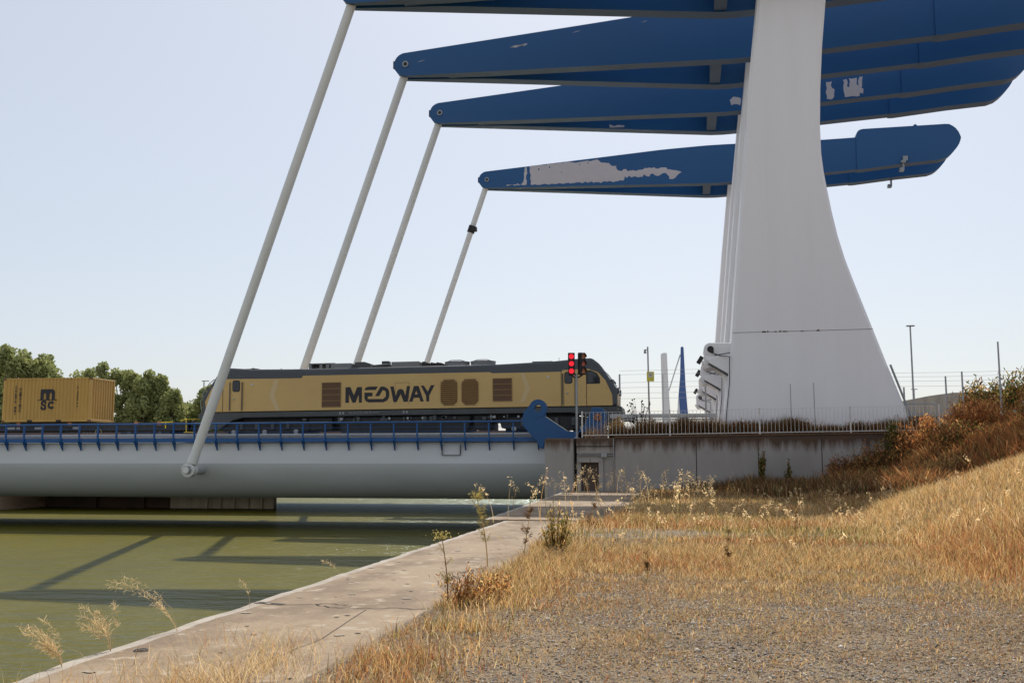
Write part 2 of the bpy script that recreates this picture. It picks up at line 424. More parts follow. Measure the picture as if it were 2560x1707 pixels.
# mooring ring set in the lip
b = MB()
for k in range(14):
    a0, a1 = 2 * math.pi * k / 14, 2 * math.pi * (k + 1) / 14
    b.tube((-3.66 + .045 * math.cos(a0), 6.75 + .045 * math.sin(a0), G0 + .008), (-3.66 + .045 * math.cos(a1), 6.75 + .045 * math.sin(a1), G0 + .008), .005, n=5)
rg = b.build('mooring_ring', M['sill']); tag(rg, 'small rusty ring lying on the quay lip near the lower left weeds', 'ring')

# old walls on the far side of the lock
b = MB(); b.box(-49.5, -47.6, -60, 400, -4, 0.28)
tag(b.build('lock_wall', M['far_wall']), 'reddish brown old quay wall across the green water', 'wall')
b = MB(); b.box(-47.6, -37.4, 72.6, 76, -4, 1.2); b.box(-44.0, -43.2, 72.2, 72.6, -4, 1.0); b.box(-40.0, -39.4, 72.2, 72.6, -4, 1.0)
tag(b.build('lock_pier', M['dark_wall']), 'dark masonry pier standing in the water under the bridge', 'pier')
M['pier'] = mat('brightened_concrete', (0.75, 0.66, 0.53), 0.9, (0.55, 0.47, 0.37), 1.0, (1.5, 1, 0.15), 0.8)  # pale concrete lightened in colour to look lit despite the shade under the span
b = MB(); b.box(-37.35, -29.4, 72.3, 72.9, -4, 1.6)
for k in range(5): b.box(-34.6 + k * 1.05, -34.35 + k * 1.05, 72.05, 72.3, -4, 1.4)
tag(b.build('lock_pier', M['pier']), 'pale ribbed concrete pier in the water beside the dark pier', 'pier')

# ------------------------------------------------------------------ retaining wall and abutment
WZ = 2.62
wall = tag(MB().prism([(-3.03, -0.6), (11.5, -0.6), (11.5, 2.80), (-3.03, WZ)], 45.5, 46.0).build('retaining_wall', M['wall'], origin=(-3.03, 45.5, WZ), bevel=0.03),
           'long grey concrete retaining wall with dark streaks below the fence', 'wall')
OFF[wall.name] = Vector((-3.03, 45.5, WZ))
b = MB()
for x in (0.42, 3.0, 5.6): b.box(x, x + 0.03, 45.492, 45.5, -0.2, 2.58)
b.build('joint', M['crack'], wall)
# coping strip of soil and rust along the top
b = MB(); b.prism([(-3.03, WZ + .002), (11.5, 2.802), (11.5, 2.86), (-3.03, WZ + .06)], 45.46, 46.05)
b.build('coping', mat('rusty_coping', (0.16, 0.085, 0.045), 0.9, (0.08, 0.05, 0.035), 3), wall)

ab = empty('bridge_abutment', (-4.7, 46.5, WZ), 'weathered concrete bridge abutment with a dark niche beside the girder end', 'abutment')
o = MB().box(-6.1, -4.82, 45.5, 48.4, -4, WZ).build('pier_block', M['wall'], ab, bevel=0.10, seg=3)
o = MB().box(-4.82, -4.70, 46.1, 48.4, -4, WZ - .01).build('slot_back', M['crack'], ab)
b = MB()
b.box(-4.70, -3.03, 45.56, 48.4, 1.93, WZ - 0.36)          # rounded lower ledge
b.build('ledge', M['wall'], ab, bevel=0.05, seg=2)
b = MB(); b.box(-4.70, -3.03, 45.5, 48.4, WZ - 0.355, WZ); b.build('ledge', M['wall'], ab, bevel=0.03)
b = MB()
b.box(-4.70, -4.52, 45.68, 48.4, -1, 1.925); b.box(-3.74, -3.03, 45.68, 48.4, -1, 1.925); b.box(-4.52, -3.74, 45.68, 48.4, 1.56, 1.925)
b.build('recess_panel', M['wall'], ab)
b = MB(); b.box(-4.52, -3.74, 45.95, 46.0, -1, 1.56); b.build('niche', M['dark_wall'], ab)
b = MB(); b.box(-4.63, -4.12, 45.60, 45.68, 1.57, 1.73); b.box(-4.10, -3.54, 45.60, 45.68, 1.57, 1.73); b.box(-3.74, -3.54, 45.60, 45.68, -0.5, 1.565)
b.build('niche_frame', M['wall'], ab, bevel=0.01)
b = MB(); b.path([(-4.65, 45.6, 1.9), (-3.5, 45.6, 1.9), (-3.08, 45.6, 1.88)], 0.025, 8); b.path([(-4.62, 45.6, 2.24), (-4.62, 45.6, 1.98), (-4.5, 45.6, 1.9)], .02, 8)
b.box(-3.62, -3.38, 45.5, 45.6, 1.80, 1.98)
b.path([(-3.08, 45.45, 2.6), (-3.08, 45.45, 1.7)], 0.02, 8)
b.build('conduit', M['steel'], ab)

# ------------------------------------------------------------------ pylons
PC = [48.2, 58.2, 67.0, 84.0]
py_lab = ['huge white flared pylon nearest the fence, its whole shaft in view', 'white pylon standing directly behind the nearest flared one',
          'white pylon third in the row, only its left edge showing', 'white pylon at the far end of the row under the peeling blue beam']
py = empty('bridge_pylon', (5.0, 48.2, 2.45), py_lab[0], 'pylon', 'white pylons of the drawbridge')
LFT = [(1.58, 2.4), (1.72, 3.69), (2.08, 6.95), (2.59, 12.43), (3.16, 18.45), (3.61, 22.54), (3.82, 24.5)]
RGT = [(6.82, 24.5), (6.62, 22.31), (6.40, 20.2), (6.26, 18.26), (6.19, 16.6), (6.20, 15.26), (6.28, 14.4), (6.39, 13.66), (6.56, 12.6), (6.78, 11.49), (7.05, 10.45), (7.35, 9.53), (8.01, 7.6), (8.66, 5.7), (9.3, 3.91), (9.6, 2.4)]
MB().prism(LFT + RGT, 46.85, 49.55).build('shaft', M['white'], py, bevel=0.13)
b = MB(); b.tube((5.3, 45.9, 25.0), (5.3, 50.5, 25.0), 0.5, n=20)
b.box(4.4, 6.2, 47.2, 49.2, 24.4, 25.3)
b.build('pivot', M['steel'], py, smooth=True)
b = MB(); b.prism([(2.12, 7.25), (8.1, 7.30), (8.09, 7.325), (2.115, 7.275)], 46.84, 46.852)
for k in range(16):
    x = 3.2 + abs(random.gauss(0, 1.3)) * 1.1
    if x < 7: b.box(x, x + random.uniform(.03, .14), 46.838, 46.852, 7.235 + .008 * (x - 2), 7.27 + .008 * (x - 2) + random.uniform(0, .05), 1)
b.build('panel_joint', [mat('joint_grime', (0.34, 0.32, 0.30), .8), M['dark_wall']], py)
b = MB(); b.path([(1.2, 47.3, 6.45), (1.55, 47.2, 6.3), (1.98, 46.82, 6.2), (1.94, 46.82, 5.0), (1.78, 46.82, 3.6), (1.7, 46.82, 2.6)], .02, 6)
b.build('cable', M['black'], py)
b = MB(); b.tube((8.75, 46.86, 5.75), (9.52, 46.86, 3.5), .05, n=6); b.build('edge_conduit', M['steel'], py)
# trunnion bracket on the river side
def bracket(b):
    pts = [(2.35, 6.88)] + arc(1.17, 6.6, .30, 90, 200, 9) + [(0.88, 6.2), (1.1, 5.9), (1.7, 5.5), (1.95, 4.6), (2.2, 4.5)]
    b.prism(pts, 47.35, 49.05)
    return b
bracket(MB()).build('trunnion_bracket', M['white'], py, bevel=0.03)
b = MB(); b.tube((1.17, 47.31, 6.6), (1.17, 49.09, 6.6), .27, n=18); hub = b.build('trunnion_hub', M['white'], py, smooth=True)
b = MB(); b.tube((1.17, 47.28, 6.6), (1.17, 47.31, 6.6), .15, n=9); b.tube((1.23, 47.22, 6.5), (1.23, 47.3, 6.5), .09, n=6); b.build('hub_bore', M['black'], hub)
b = MB(); b.prism([(2.3, 6.42), (1.45, 6.30), (1.02, 6.12), (1.08, 5.98), (2.25, 5.28)], 47.2, 47.33); b.prism([(1.0, 6.16), (0.78, 6.05), (0.95, 5.75), (1.25, 5.75)], 47.4, 49.0); b.build('web_plate', M['white'], py, bevel=.015)
b = MB(); b.prism([(2.3, 6.47), (1.35, 6.335), (1.35, 6.30), (2.3, 6.43)], 47.24, 47.34); b.prism([(2.25, 5.26), (1.06, 5.97), (1.04, 5.93), (2.2, 5.18)], 47.22, 47.34); b.build('dark_gap_strip', M['sill'], py)  # dark strips along the edges of the web plate
MB().prism([(2.1, 2.5), (1.9, 3.4), (1.8, 5.2), (2.3, 5.3)], 47.3, 48.9).build('bracket_foot', M['white'], py)
pylons = [py]
for k in (1, 2, 3):
    p = copy_tree(py); p.location.y = PC[k] + 0.0; p['label'] = py_lab[k]; pylons.append(p)
# dark flood lamps on the brackets behind
for k, nm in ((1, 'second'), (2, 'third'), (3, 'fourth')):
    fl = empty('flood_lamp', (0.92, PC[k], 6.8), f'small black flood lamp box tilted on the bracket of the {nm} white pylon', 'lamp', 'flood lamps on the pylon brackets')
    OFFk = OFF[fl.name]
    c_ = Vector((0.86, PC[k] - .35, 7.12)); ang = R(-32)
    b = MB()
    bx = MB().box(-.11, .11, -.22, .22, -.21, .21)
    rot = Matrix.Rotation(-ang, 3, 'Y')
    b.add([rot @ Vector(p) + c_ for p in bx.v], bx.f); b.build('housing', M['black'], fl)
    b = MB(); b.tube(c_ + Vector((.08, 0, -.05)), (1.2, PC[k] - .35, 6.85), .05, n=8); b.build('arm', M['white'], fl)

# ------------------------------------------------------------------ balance beams
def lerp(pts, u):
    return float(np.interp(u, [p[0] for p in pts], [p[1] for p in pts]))
TOP = [(-15.95, 25.66), (-7, 26.07), (-1.4, 26.34), (3.5, 26.42), (11, 26.40), (14.2, 26.48)]
BOT = [(-15.95, 24.24), (2.5, 23.32), (6, 23.45), (11, 23.78), (14.2, 23.98)]
WO = [(-17, .45), (-15.95, .45), (2, 2.35), (15, 2.35)]
def wi(u): return max(0.15, lerp(WO, u) - 0.80)
def loft(b, st, sg, c):
    """st: (u, ztop, zbot, y_outer, y_inner); top and sides blue (0), underside grey (1)"""
    v = []
    for u, zt, zb, yo, yi in st:
        v += [(u, c + sg * yo, zt), (u, c + sg * yo, zb), (u, c + sg * yi, zb), (u, c + sg * yi, zt)]
    n = len(st); f = []; ms = []
    for i in range(n - 1):
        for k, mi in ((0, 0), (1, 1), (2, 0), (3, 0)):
            f.append((i * 4 + k, (i + 1) * 4 + k, (i + 1) * 4 + (k + 1) % 4, i * 4 + (k + 1) % 4)); ms.append(mi)
    f += [(0, 1, 2, 3), tuple((n - 1) * 4 + k for k in range(4))]; ms += [0, 0]
    base = len(b.v); b.v += v
    for q, mi in zip(f, ms): b.f.append([i + base for i in q]); b.m.append(mi)
    return b
c0 = PC[0]
bm_lab = ['blue balance beam nearest the camera, cut off by the top of the picture', 'blue balance beam second from the top, its round tip over the locomotive',
          'blue balance beam third from the top with pale bare patches right of the pylon', 'lowest blue balance beam with a large patch of peeling paint']
beam = empty('balance_beam', (5.3, c0, 25.0), bm_lab[0], 'beam', 'blue balance beams of the drawbridge')
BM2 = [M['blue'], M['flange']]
for sg, nm in ((-1, 'arm'), (1, 'arm')):
    us = [-15.95 - .71 * math.cos(R(a)) for a in (4, 15, 28, 42, 56, 70, 82)]
    st = []
    for u in us:
        h = math.sqrt(max(0, .71 ** 2 - (u + 15.95) ** 2)); st.append((u, 24.95 + h, 24.95 - h, .45, .15))
    for u in list(np.arange(-15.95, 13.6, .75)) + [13.6]:
        st.append((u, lerp(TOP, u), lerp(BOT, u), lerp(WO, u), wi(u)))
    arm = loft(MB(), st, sg, c0).build('arm', BM2, beam)
    cw = [(13.4, 26.58, 23.92), (13.46, 26.78, 23.91), (13.56, 26.94, 23.9), (13.72, 27.04, 23.9), (13.95, 27.08, 23.92), (17, 27.12, 24.22), (19.5, 27.15, 24.40), (19.95, 27.16, 24.55), (20.25, 27.13, 24.76), (20.5, 26.98, 25.0),
          (20.72, 26.78, 25.27), (20.9, 26.5, 25.55), (21.0, 26.25, 25.8), (21.05, 26.08, 26.0)]
    loft(MB(), [(u, t, z, 2.43, 1.47) for u, t, z in cw], sg, c0).build('counterweight', BM2, beam)
b = MB(); b.box(-13.4, -11.0, c0 - .22, c0 + .22, 24.14, 24.3); b.box(-13.4, -11.0, c0 - .15, c0 + .15, 25.3, 25.6)
b.build('fork_plate', M['flange'], beam)
b = MB(); b.box(1.75, 2.35, c0 - 1.6, c0 + 1.6, 23.42, 25.6); b.build('cross_member', M['flange'], beam)
b = MB(); b.tube((-15.95, c0 - .52, 24.95), (-15.95, c0 + .52, 24.95), .19, n=14); pin = b.build('tip_pin', M['steel'], beam, smooth=True)
b = MB(); b.tube((-15.95, c0 - .535, 24.95), (-15.95, c0 - .52, 24.95), .11, n=12); b.build('pin_bore', M['black'], pin)
b = MB(); b.box(-16.75, -16.6, c0 - .3, c0 + .3, 24.85, 25.15); b.box(-16.72, -16.64, c0 - .4, c0 - .3, 24.75, 25.2); b.build('end_lug', M['black'], beam)
b = MB(); b.prism([(17.7, 27.1), (17.75, 27.32), (17.9, 27.36), (18.1, 27.12)], c0 - 2.1, c0 - 1.95); b.build('lifting_eye', M['blue'], beam)
# vertical plate seams on the counterweights
beams = [beam]
for k in (1, 2, 3):
    q = copy_tree(beam); q.location.y = PC[k]; q['label'] = bm_lab[k]; beams.append(q)
for sg in (-1, 1):
    b = MB(); y = PC[3] + sg * 2.43
    b.box(16.6, 16.95, y - .25, y + .25, 24.25, 24.40); b.box(16.72, 16.84, y - .12, y + .12, 23.7, 24.3); b.box(16.5, 16.8, y - .2, y + .2, 23.6, 23.85); b.box(16.75, 17.1, y - .2, y + .05, 24.4, 24.75)
    o = b.build('catch_bracket', M['steel'], None, origin=(5.3, PC[3], 25.0)); o.location = (0, 0, 0); o.parent = beams[3]
# peeled paint: sheets of bare primer a few mm proud of the blue plate
def patch(beam, k, pts, right=False):
    c = PC[k]
    b = MB(); v = []
    fin = []
    for (ua, za), (ub, zb_) in zip(pts, pts[1:] + pts[:1]):
        L_ = math.hypot(ub - ua, zb_ - za); n_ = max(1, int(L_ / .16))
        for q in range(n_):
            t_ = q / n_; j_ = 0 if (n_ == 1 or q == 0) else .045
            fin.append((ua + (ub - ua) * t_ + random.gauss(0, j_), za + (zb_ - za) * t_ + random.gauss(0, j_)))
    fin = [(u, min(max(z, lerp(BOT, u) + .02), lerp(TOP, u) - .02)) for u, z in fin]
    for u, z in fin:
        y = c - lerp(WO, u) - .004
        v.append((u, y, z))
    b.add(v, [tuple(range(len(v)))])
    OFF['tmp'] = Vector((5.3, c, 25.0))
    o = b.build('bare_patch', M['primer'], None, origin=(5.3, c, 25.0)); o.location = (0, 0, 0); o.parent = beam
    return o
patch(beams[3], 3, [(-12.18, 24.23), (-12.2, 25.1), (-12.34, 25.78), (-12.13, 25.83), (-10.34, 25.90), (-9.03, 25.94), (-8.65, 25.85), (-8.1, 25.85), (-7.63, 25.9), (-6.53, 25.86), (-6.26, 25.64), (-5.71, 25.57), (-5.53, 25.35), (-5.12, 25.3), (-5.03, 24.94), (-4.67, 24.82), (-4.53, 24.97), (-4.28, 24.95), (-4.26, 24.79), (-3.36, 24.81), (-2.28, 24.89), (-1.09, 24.84), (-1.04, 24.68), (-0.25, 24.53), (0.08, 24.38), (-0.26, 24.16), (-0.44, 23.95), (-0.92, 23.91), (-1.01, 24.22), (-1.31, 24.43), (-1.58, 24.31), (-1.94, 24.24), (-2.2, 24.45), (-2.47, 24.21), (-2.92, 24.43), (-3.01, 24.23), (-3.37, 24.21), (-3.64, 24.32), (-3.91, 24.25), (-4.09, 24.4), (-4.27, 24.23), (-4.45, 24.38), (-4.59, 24.02), (-5.18, 24.02), (-7.28, 24.1), (-9.6, 24.14)])
patch(beams[3], 3, [(-12.63, 25.78), (-12.57, 25.78), (-12.55, 24.27), (-14.33, 24.33), (-14.33, 24.36), (-12.99, 24.36), (-12.8, 24.67), (-12.78, 25.24)])
for (u, z, r_) in ((-11.5, 25.5, .1), (-10.6, 25.6, .07), (-7.4, 25.72, .08), (-8.1, 25.65, .06), (-9.6, 25.1, .05)):
    b = MB(); b.add([(u + r_ * random.uniform(.6, 1.3) * math.cos(a), PC[3] - lerp(WO, u) - .008, z + r_ * random.uniform(.6, 1.3) * math.sin(a)) for a in np.linspace(0, 5.5, 8)], [tuple(range(8))])
    o = b.build('paint_flake', M['blue'], None, origin=(5.3, PC[3], 25.0)); o.location = (0, 0, 0); o.parent = beams[3]
patch(beams[2], 2, [(8.97, 24.89), (9.32, 24.91), (9.31, 24.49), (9.46, 24.39), (9.42, 23.92), (9.28, 23.75), (8.98, 23.81), (8.93, 24.23), (9.01, 24.51)])
patch(beams[2], 2, [(9.98, 24.96), (10.2, 25.0), (10.2, 24.53), (10.35, 24.47), (10.33, 25.04), (10.8, 25.05), (10.77, 24.64), (10.91, 24.53), (10.96, 25.09), (11.15, 25.11), (11.04, 24.39), (11.17, 24.33), (11.13, 24.01), (10.94, 24.1), (10.92, 23.88), (10.05, 23.87), (9.99, 24.45)])
patch(beams[2], 2, [(3.11, 24.06), (3.34, 24.28), (3.65, 24.22), (3.79, 24.16), (3.73, 23.69), (3.42, 23.8), (3.2, 23.74)])

# thin scratches on the second beam and a bare spot inside the third
for ua, za, w_ in ((-9.6, 25.28, 1.1), (-5.9, 25.75, .5), (-15.2, 25.0, .5), (-2.0, 25.9, .35)):
    patch(beams[1], 1, [(ua, za), (ua + w_ * .5, za + .03), (ua + w_, za + .1), (ua + w_ * .6, za + .07), (ua + .1, za + .035)])
b = MB(); v = [(u, PC[2] + wi(u) - .006, z) for u, z in ((-4.65, 23.97), (-4.3, 23.84), (-4.1, 23.92), (-3.65, 23.88), (-3.66, 23.76), (-4.2, 23.75), (-4.6, 23.74))]
b.add(v, [tuple(range(len(v)))]); o = b.build('bare_patch', M['primer'], None, origin=(5.3, PC[2], 25.0)); o.location = (0, 0, 0); o.parent = beams[2]

# ------------------------------------------------------------------ tie rods
rod_lab = ['thick white tie rod running down in front of the locomotive to the girder', 'white tie rod rising behind the roof hatches near the locomotive middle, leftmost of three',
           'white tie rod between its two neighbours behind the locomotive', 'thin looking far white tie rod with a dark collar below the peeling beam']
FOOT = Vector((-23.95, c0, 1.2)); HEAD = Vector((-15.95, c0, 24.95))
for k in range(4):
    rod = empty('tie_rod', (FOOT.x, PC[k], FOOT.z), rod_lab[k], 'tie rod', 'white tie rods between beams and girders')
    ft = Vector((FOOT.x, PC[k], FOOT.z)); hd = Vector((HEAD.x, PC[k], HEAD.z)); d = (hd - ft).normalized()
    if k < 1 or True:
        b = MB(); b.tube(ft + d * .9, hd - d * .3, .235, n=20); b.tube(ft + d * .35, ft + d * .9, .27, .235, n=20); sh = b.build('shaft', M['white_rod'], rod, smooth=True)
        b = MB(); b.tube(ft + Vector((0, -.22, 0)), ft + Vector((0, .22, 0)), .34, n=20); b.build('knuckle', M['white_rod'], rod, smooth=True)
        b = MB(); b.tube(ft + Vector((0, -.42, 0)), ft + Vector((0, -.22, 0)), .21, n=6); bl = b.build('bolt_head', M['steel'], rod)
        b = MB(); b.tube(ft + Vector((0, -.44, 0)), ft + Vector((0, -.42, 0)), .16, n=16); b.build('washer', M['white_rod'], bl)
        b = MB(); b.tube(ft + Vector((.02, .22, 0)), ft + Vector((.02, 2.3, 0)), .24, n=16); b.build('trunnion', M['girder_low'], rod, smooth=True)
    if k == 3:
        m_ = hd - d * 4.3; b = MB(); b.tube(m_ - d * .3, m_ + d * .3, .31, n=10); b.box(m_.x - .15, m_.x + .45, m_.y - .35, m_.y + .1, m_.z - .2, m_.z + .15); b.build('collar', M['black'], rod)

# ------------------------------------------------------------------ bridge spans
def span(y0, y1, label):
    """two box girders with rounded bellies and a deck between; y0, y1 are the outer faces"""
    sp = empty('bascule_span', (-30, (y0 + y1) / 2, 2.4), label, 'bridge span')
    def girder(yf, sg):
        pr = [(yf + sg * .22, 2.56), (yf + sg * .16, 2.52), (yf, 1.52)]
        pr += [(yf + sg * (1.75 - 1.75 * math.cos(R(a))), 1.515 - 1.735 * math.sin(R(a))) for a in range(8, 91, 8)]
        pr += [(yf + sg * 2.9, -.22), (yf + sg * 2.9, 2.56)]
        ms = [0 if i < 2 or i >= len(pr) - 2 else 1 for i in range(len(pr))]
        return MB().prismx(pr, -62, -6.3, 0, ms)
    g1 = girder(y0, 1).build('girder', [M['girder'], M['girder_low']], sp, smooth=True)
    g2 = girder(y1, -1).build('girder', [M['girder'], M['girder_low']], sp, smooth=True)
    MB().box(-62, -6.2, y0 + .3, y1 - .3, 2.15, 2.42).build('deck', M['ballast'], sp)
    return sp, g1, g2
sp1, g11, g12 = span(49.4, 59.6, 'long white girder bridge span with blue railing carrying the yellow train')
sp2, _, _ = span(66.2, 84.6, 'second white bridge span hidden behind the train, shading the water')
# blue fascia and railing of the near span
rail = MB().box(-62, -6.35, 49.24, 49.62, 2.566, 2.77).build('railing_beam', M['blue_rail'], sp1)
b = MB()
b.tube((-62, 49.2, 3.42), (-6.3, 49.2, 3.52), .04, n=8)
for z in (3.02, 3.22): b.tube((-62, 49.28, z), (-6.3, 49.28, z + .05), .011, n=6)
rl = b.build('railing', M['blue_rail'], sp1, smooth=True)
x = -60.0; k = 0
px = [-6.9]
while px[-1] > -25: px.append(px[-1] - 1.19 + .004 * len(px))
while px[-1] > -37.5: px.append(px[-1] - 1.03)
for x in px:
    b = MB(); b.prism([(x - .032, 2.56), (x - .032, 3.46), (x + .032, 3.46), (x + .032, 2.56)], 49.16, 49.26)
    b.add([(x - .028, 49.1, 2.62), (x + .028, 49.1, 2.62), (x + .028, 49.45, 2.15), (x - .028, 49.45, 2.15), (x - .028, 49.45, 2.62), (x + .028, 49.45, 2.62)], [(0, 1, 2, 3), (0, 3, 4), (1, 5, 2), (3, 2, 5, 4), (0, 4, 5, 1)])
    b.build('post', M['blue_rail'], rl)
MB().box(-62, -6.35, 59.4, 59.8, 2.566, 2.9).build('railing_beam', M['blue_rail'], sp1)
b = MB(); b.box(-62, -6.4, 58.2, 58.5, 2.42, 3.35); b.build('kerb', M['dark_wall'], sp1)
b = MB(); b.box(-62, -6.4, 50.6, 50.85, 2.42, 2.98); b.build('kerb', M['pale_wall'], sp1)
b = MB(); b.tube((-62, 50.3, 2.9), (-6.4, 50.3, 2.93), .09, n=10); b.build('cable_duct', M['steel'], sp1, smooth=True)
b = MB()
for z0, z1, x0, x1 in ((1.92, 1.935, -11.6, -10.7), (1.92, 2.45, -10.71, -10.695), (1.92, 2.45, -11.605, -11.59)): b.box(x0, x1, 49.36, 49.5, z0, z1)
b.build('access_hatch', M['sill'], sp1)
b = MB()
for k in range(5): b.box(-19.2 + k * 3.0 - .004, -19.2 + k * 3.0 + .004, 49.38, 49.6, .2, 1.5)
for y in (53.45, 54.95):
    MB().box(-62, 8, y, y + .07, 2.42, 2.64).build('rail', M['steel'], sp1)

# hook shaped hinge plate and blue cabinet at the end of the span
hk = empty('span_lock_hook', (-5.5, 48.9, 2.6), 'bright blue hook shaped plate with a round eye at the girder end', 'hinge plate')
ring = arc(-6.83, 4.16, .42, 200, -20, 18)
hp = [(-7.48, 3.98), (-7.6, 3.56), (-7.55, 3.27), (-7.21, 2.89), (-6.89, 2.55), (-6.80, 2.30), (-6.6, 2.19), (-6.5, 2.64), (-4.6, 2.64), (-4.6, 2.98), (-5.06, 3.0), (-5.47, 3.02), (-6.47, 3.68)]
b = MB(); b.prism(hp[::-1] + [(-7.22, 4.02)][:0] + [], 48.75, 49.0)
b.build('plate', M['blue'], hk, bevel=0.015)
b = MB(); N_ = 28; v = []
for k in range(N_):
    a = 2 * math.pi * k / N_
    for r_, y in ((.42, 48.73), (.42, 49.02), (.165, 49.02), (.165, 48.73)): v.append((-6.83 + r_ * math.cos(a), y, 4.1 + r_ * math.sin(a)))
b.add(v, [(i * 4 + k, ((i + 1) % N_) * 4 + k, ((i + 1) % N_) * 4 + (k + 1) % 4, i * 4 + (k + 1) % 4) for i in range(N_) for k in range(4)])
b.build('eye', M['blue'], hk, smooth=True)
b = MB(); b.prism([(-7.48, 3.95), (-7.2, 4.3), (-6.95, 3.9), (-6.5, 3.95), (-6.44, 3.6), (-6.8, 3.3)], 48.76, 48.99); b.build('neck', M['blue'], hk)
b = MB(); b.add([(-6.47, 48.75, 3.685), (-5.47, 48.75, 3.025), (-5.47, 49.0, 3.025), (-6.47, 49.0, 3.685), (-6.47, 48.75, 3.715), (-5.47, 48.75, 3.055), (-5.47, 49.0, 3.055), (-6.47, 49.0, 3.715)],
                [(0, 1, 5, 4), (4, 5, 6, 7), (1, 2, 6, 5), (2, 3, 7, 6), (3, 0, 4, 7)]); b.build('pale_edge', M['mark'], hk)  # pale strip along the sloping top edge
cb = empty('control_cabinet', (-4.05, 49.1, 2.45), 'blue cabinet with an orange spoked emblem behind the end of the white fence', 'cabinet')
MB().prism([(-5.0, 2.62), (-4.92, 3.02), (-4.65, 3.31), (-4.41, 3.83), (-4.28, 4.12), (-3.86, 4.10), (-3.64, 3.92), (-3.65, 2.62)], 48.75, 49.45).build('casing', M['blue'], cb, bevel=0.03, seg=2)
b = MB()
for k in range(8):
    a = k * math.pi / 4; cx, cz = -4.02, 3.66
    b.tube((cx + .06 * math.cos(a), 48.72, cz + .06 * math.sin(a)), (cx + .19 * math.cos(a), 48.72, cz + .19 * math.sin(a)), .035, n=6)
pts = []
for k in range(16):
    a0 = 2 * math.pi * k / 16; a1 = 2 * math.pi * (k + 1) / 16
    b.tube((-4.02 + .12 * math.cos(a0), 48.72, 3.66 + .12 * math.sin(a0)), (-4.02 + .12 * math.cos(a1), 48.72, 3.66 + .12 * math.sin(a1)), .022, n=5)
b.build('emblem', M['orange'], cb)

# ------------------------------------------------------------------ traffic signal
sg_ = empty('traffic_signal', (-4.74, 46.2, WZ), 'twin head signal on a grey pole showing three red lamps beside the loco cab', 'traffic light')
b = MB(); b.tube((-4.74, 46.2, WZ), (-4.74, 46.2, 5.5), .052, n=12); b.tube((-4.74, 46.2, WZ), (-4.74, 46.2, WZ + .05), .13, n=12); b.build('pole', M['steel'], sg_, smooth=True)
b = MB(); b.path([(-4.98, 46.2, 5.44), (-4.9, 46.2, 5.36), (-4.74, 46.2, 5.31), (-4.58, 46.2, 5.36), (-4.48, 46.2, 5.44)], .035, 8); b.build('yoke', M['black'], sg_)
def head(cx, rotz, lens, nm):
    rot = Matrix.Rotation(rotz, 3, 'Z'); c_ = Vector((cx, 46.15, 0))
    bx = MB().box(-.15, .15, -.08, .14, 5.43, 6.42)
    b = MB().add([rot @ Vector(p) + c_ for p in bx.v], bx.f); h = b.build('signal_head', M['rubber'], sg_, bevel=0.02, label=nm)
    for z, m_ in zip((6.25, 5.93, 5.60), lens):
        t = MB().tube((0, -.10, z), (0, -.08, z), .115, n=18)
        MB().add([rot @ Vector(p) + c_ for p in t.v], t.f).build('lens', M[m_], h)
        vv = []; nn = 12
        for k in range(nn + 1):
            a = R(-20 + 220 * k / nn)
            for r_, y, dz in ((.125, -.08, 0), (.125, -.2, 0)): vv.append((r_ * math.cos(a), y, z + r_ * math.sin(a)))
        MB().add([rot @ Vector(p) + c_ for p in vv], [(2 * k, 2 * k + 1, 2 * k + 3, 2 * k + 2) for k in range(nn)]).build('visor', M['rubber'], h)
head(-4.96, R(8), ('red_on', 'red_on', 'red_on'), 'signal head with three glowing red lamps')
head(-4.48, R(38), ('amber_off', 'red_off', 'amber_off'), 'turned signal head with unlit lamps')

# ------------------------------------------------------------------ locomotive (built in its own frame: x from the middle, z from the rail head)
lo = empty('diesel_locomotive', (0, 0, 0), 'yellow and dark grey diesel locomotive with black lettering crossing the bridge', 'locomotive')
LW = 1.42; YF = -LW
core = [(-11.15, 1.66), (-11.15, 2.54), (-10.96, 2.78), (-10.58, 3.33), (-10.24, 3.84), (-9.89, 4.06), (-9.3, 4.02), (-8.4, 3.95), (-5.6, 3.90), (5.0, 3.90), (8.0, 4.0), (9.2, 4.10), (9.89, 4.12), (10.24, 3.84), (10.58, 3.33), (10.96, 2.78), (11.15, 2.54), (11.15, 1.66)]
body = MB().prism(core, -1.38, 1.38).build('body', M['loco_grey'], lo, bevel=0.12, seg=3)
yl = [(-10.9, 1.68), (-10.98, 2.25), (-10.62, 2.95), (-10.25, 3.36), (-9.95, 3.44), (-5.55, 3.40), (-5.48, 3.53), (4.62, 3.50), (4.75, 3.44), (8.35, 3.44), (8.4, 3.52), (9.7, 3.56), (10.2, 3.38), (10.58, 2.95), (10.9, 2.23), (10.92, 1.68)]
for s in (-1, 1):
    MB().prism(yl, s * 1.34 if s > 0 else -LW, s * LW if s > 0 else -1.34).build('side_panel', M['yellow'], lo, bevel=0.015)
MB().box(-11.15, -10.85, -1.2, 1.2, 1.7, 2.3).build('nose_panel', M['yellow'], lo, bevel=.05); MB().box(10.85, 11.16, -1.2, 1.2, 1.7, 2.3).build('nose_panel', M['yellow'], lo, bevel=.05)
MB().prism([(-11.3, 1.64), (-11.35, 1.36), (-10.6, .75), (-10.2, .72), (-9.4, 1.22), (-8.8, 1.36), (8.8, 1.36), (9.6, 1.2), (10.3, .75), (10.7, .75), (11.4, 1.36), (11.35, 1.64)], -1.40, 1.40).build('underframe', M['sill'], lo, bevel=0.02)
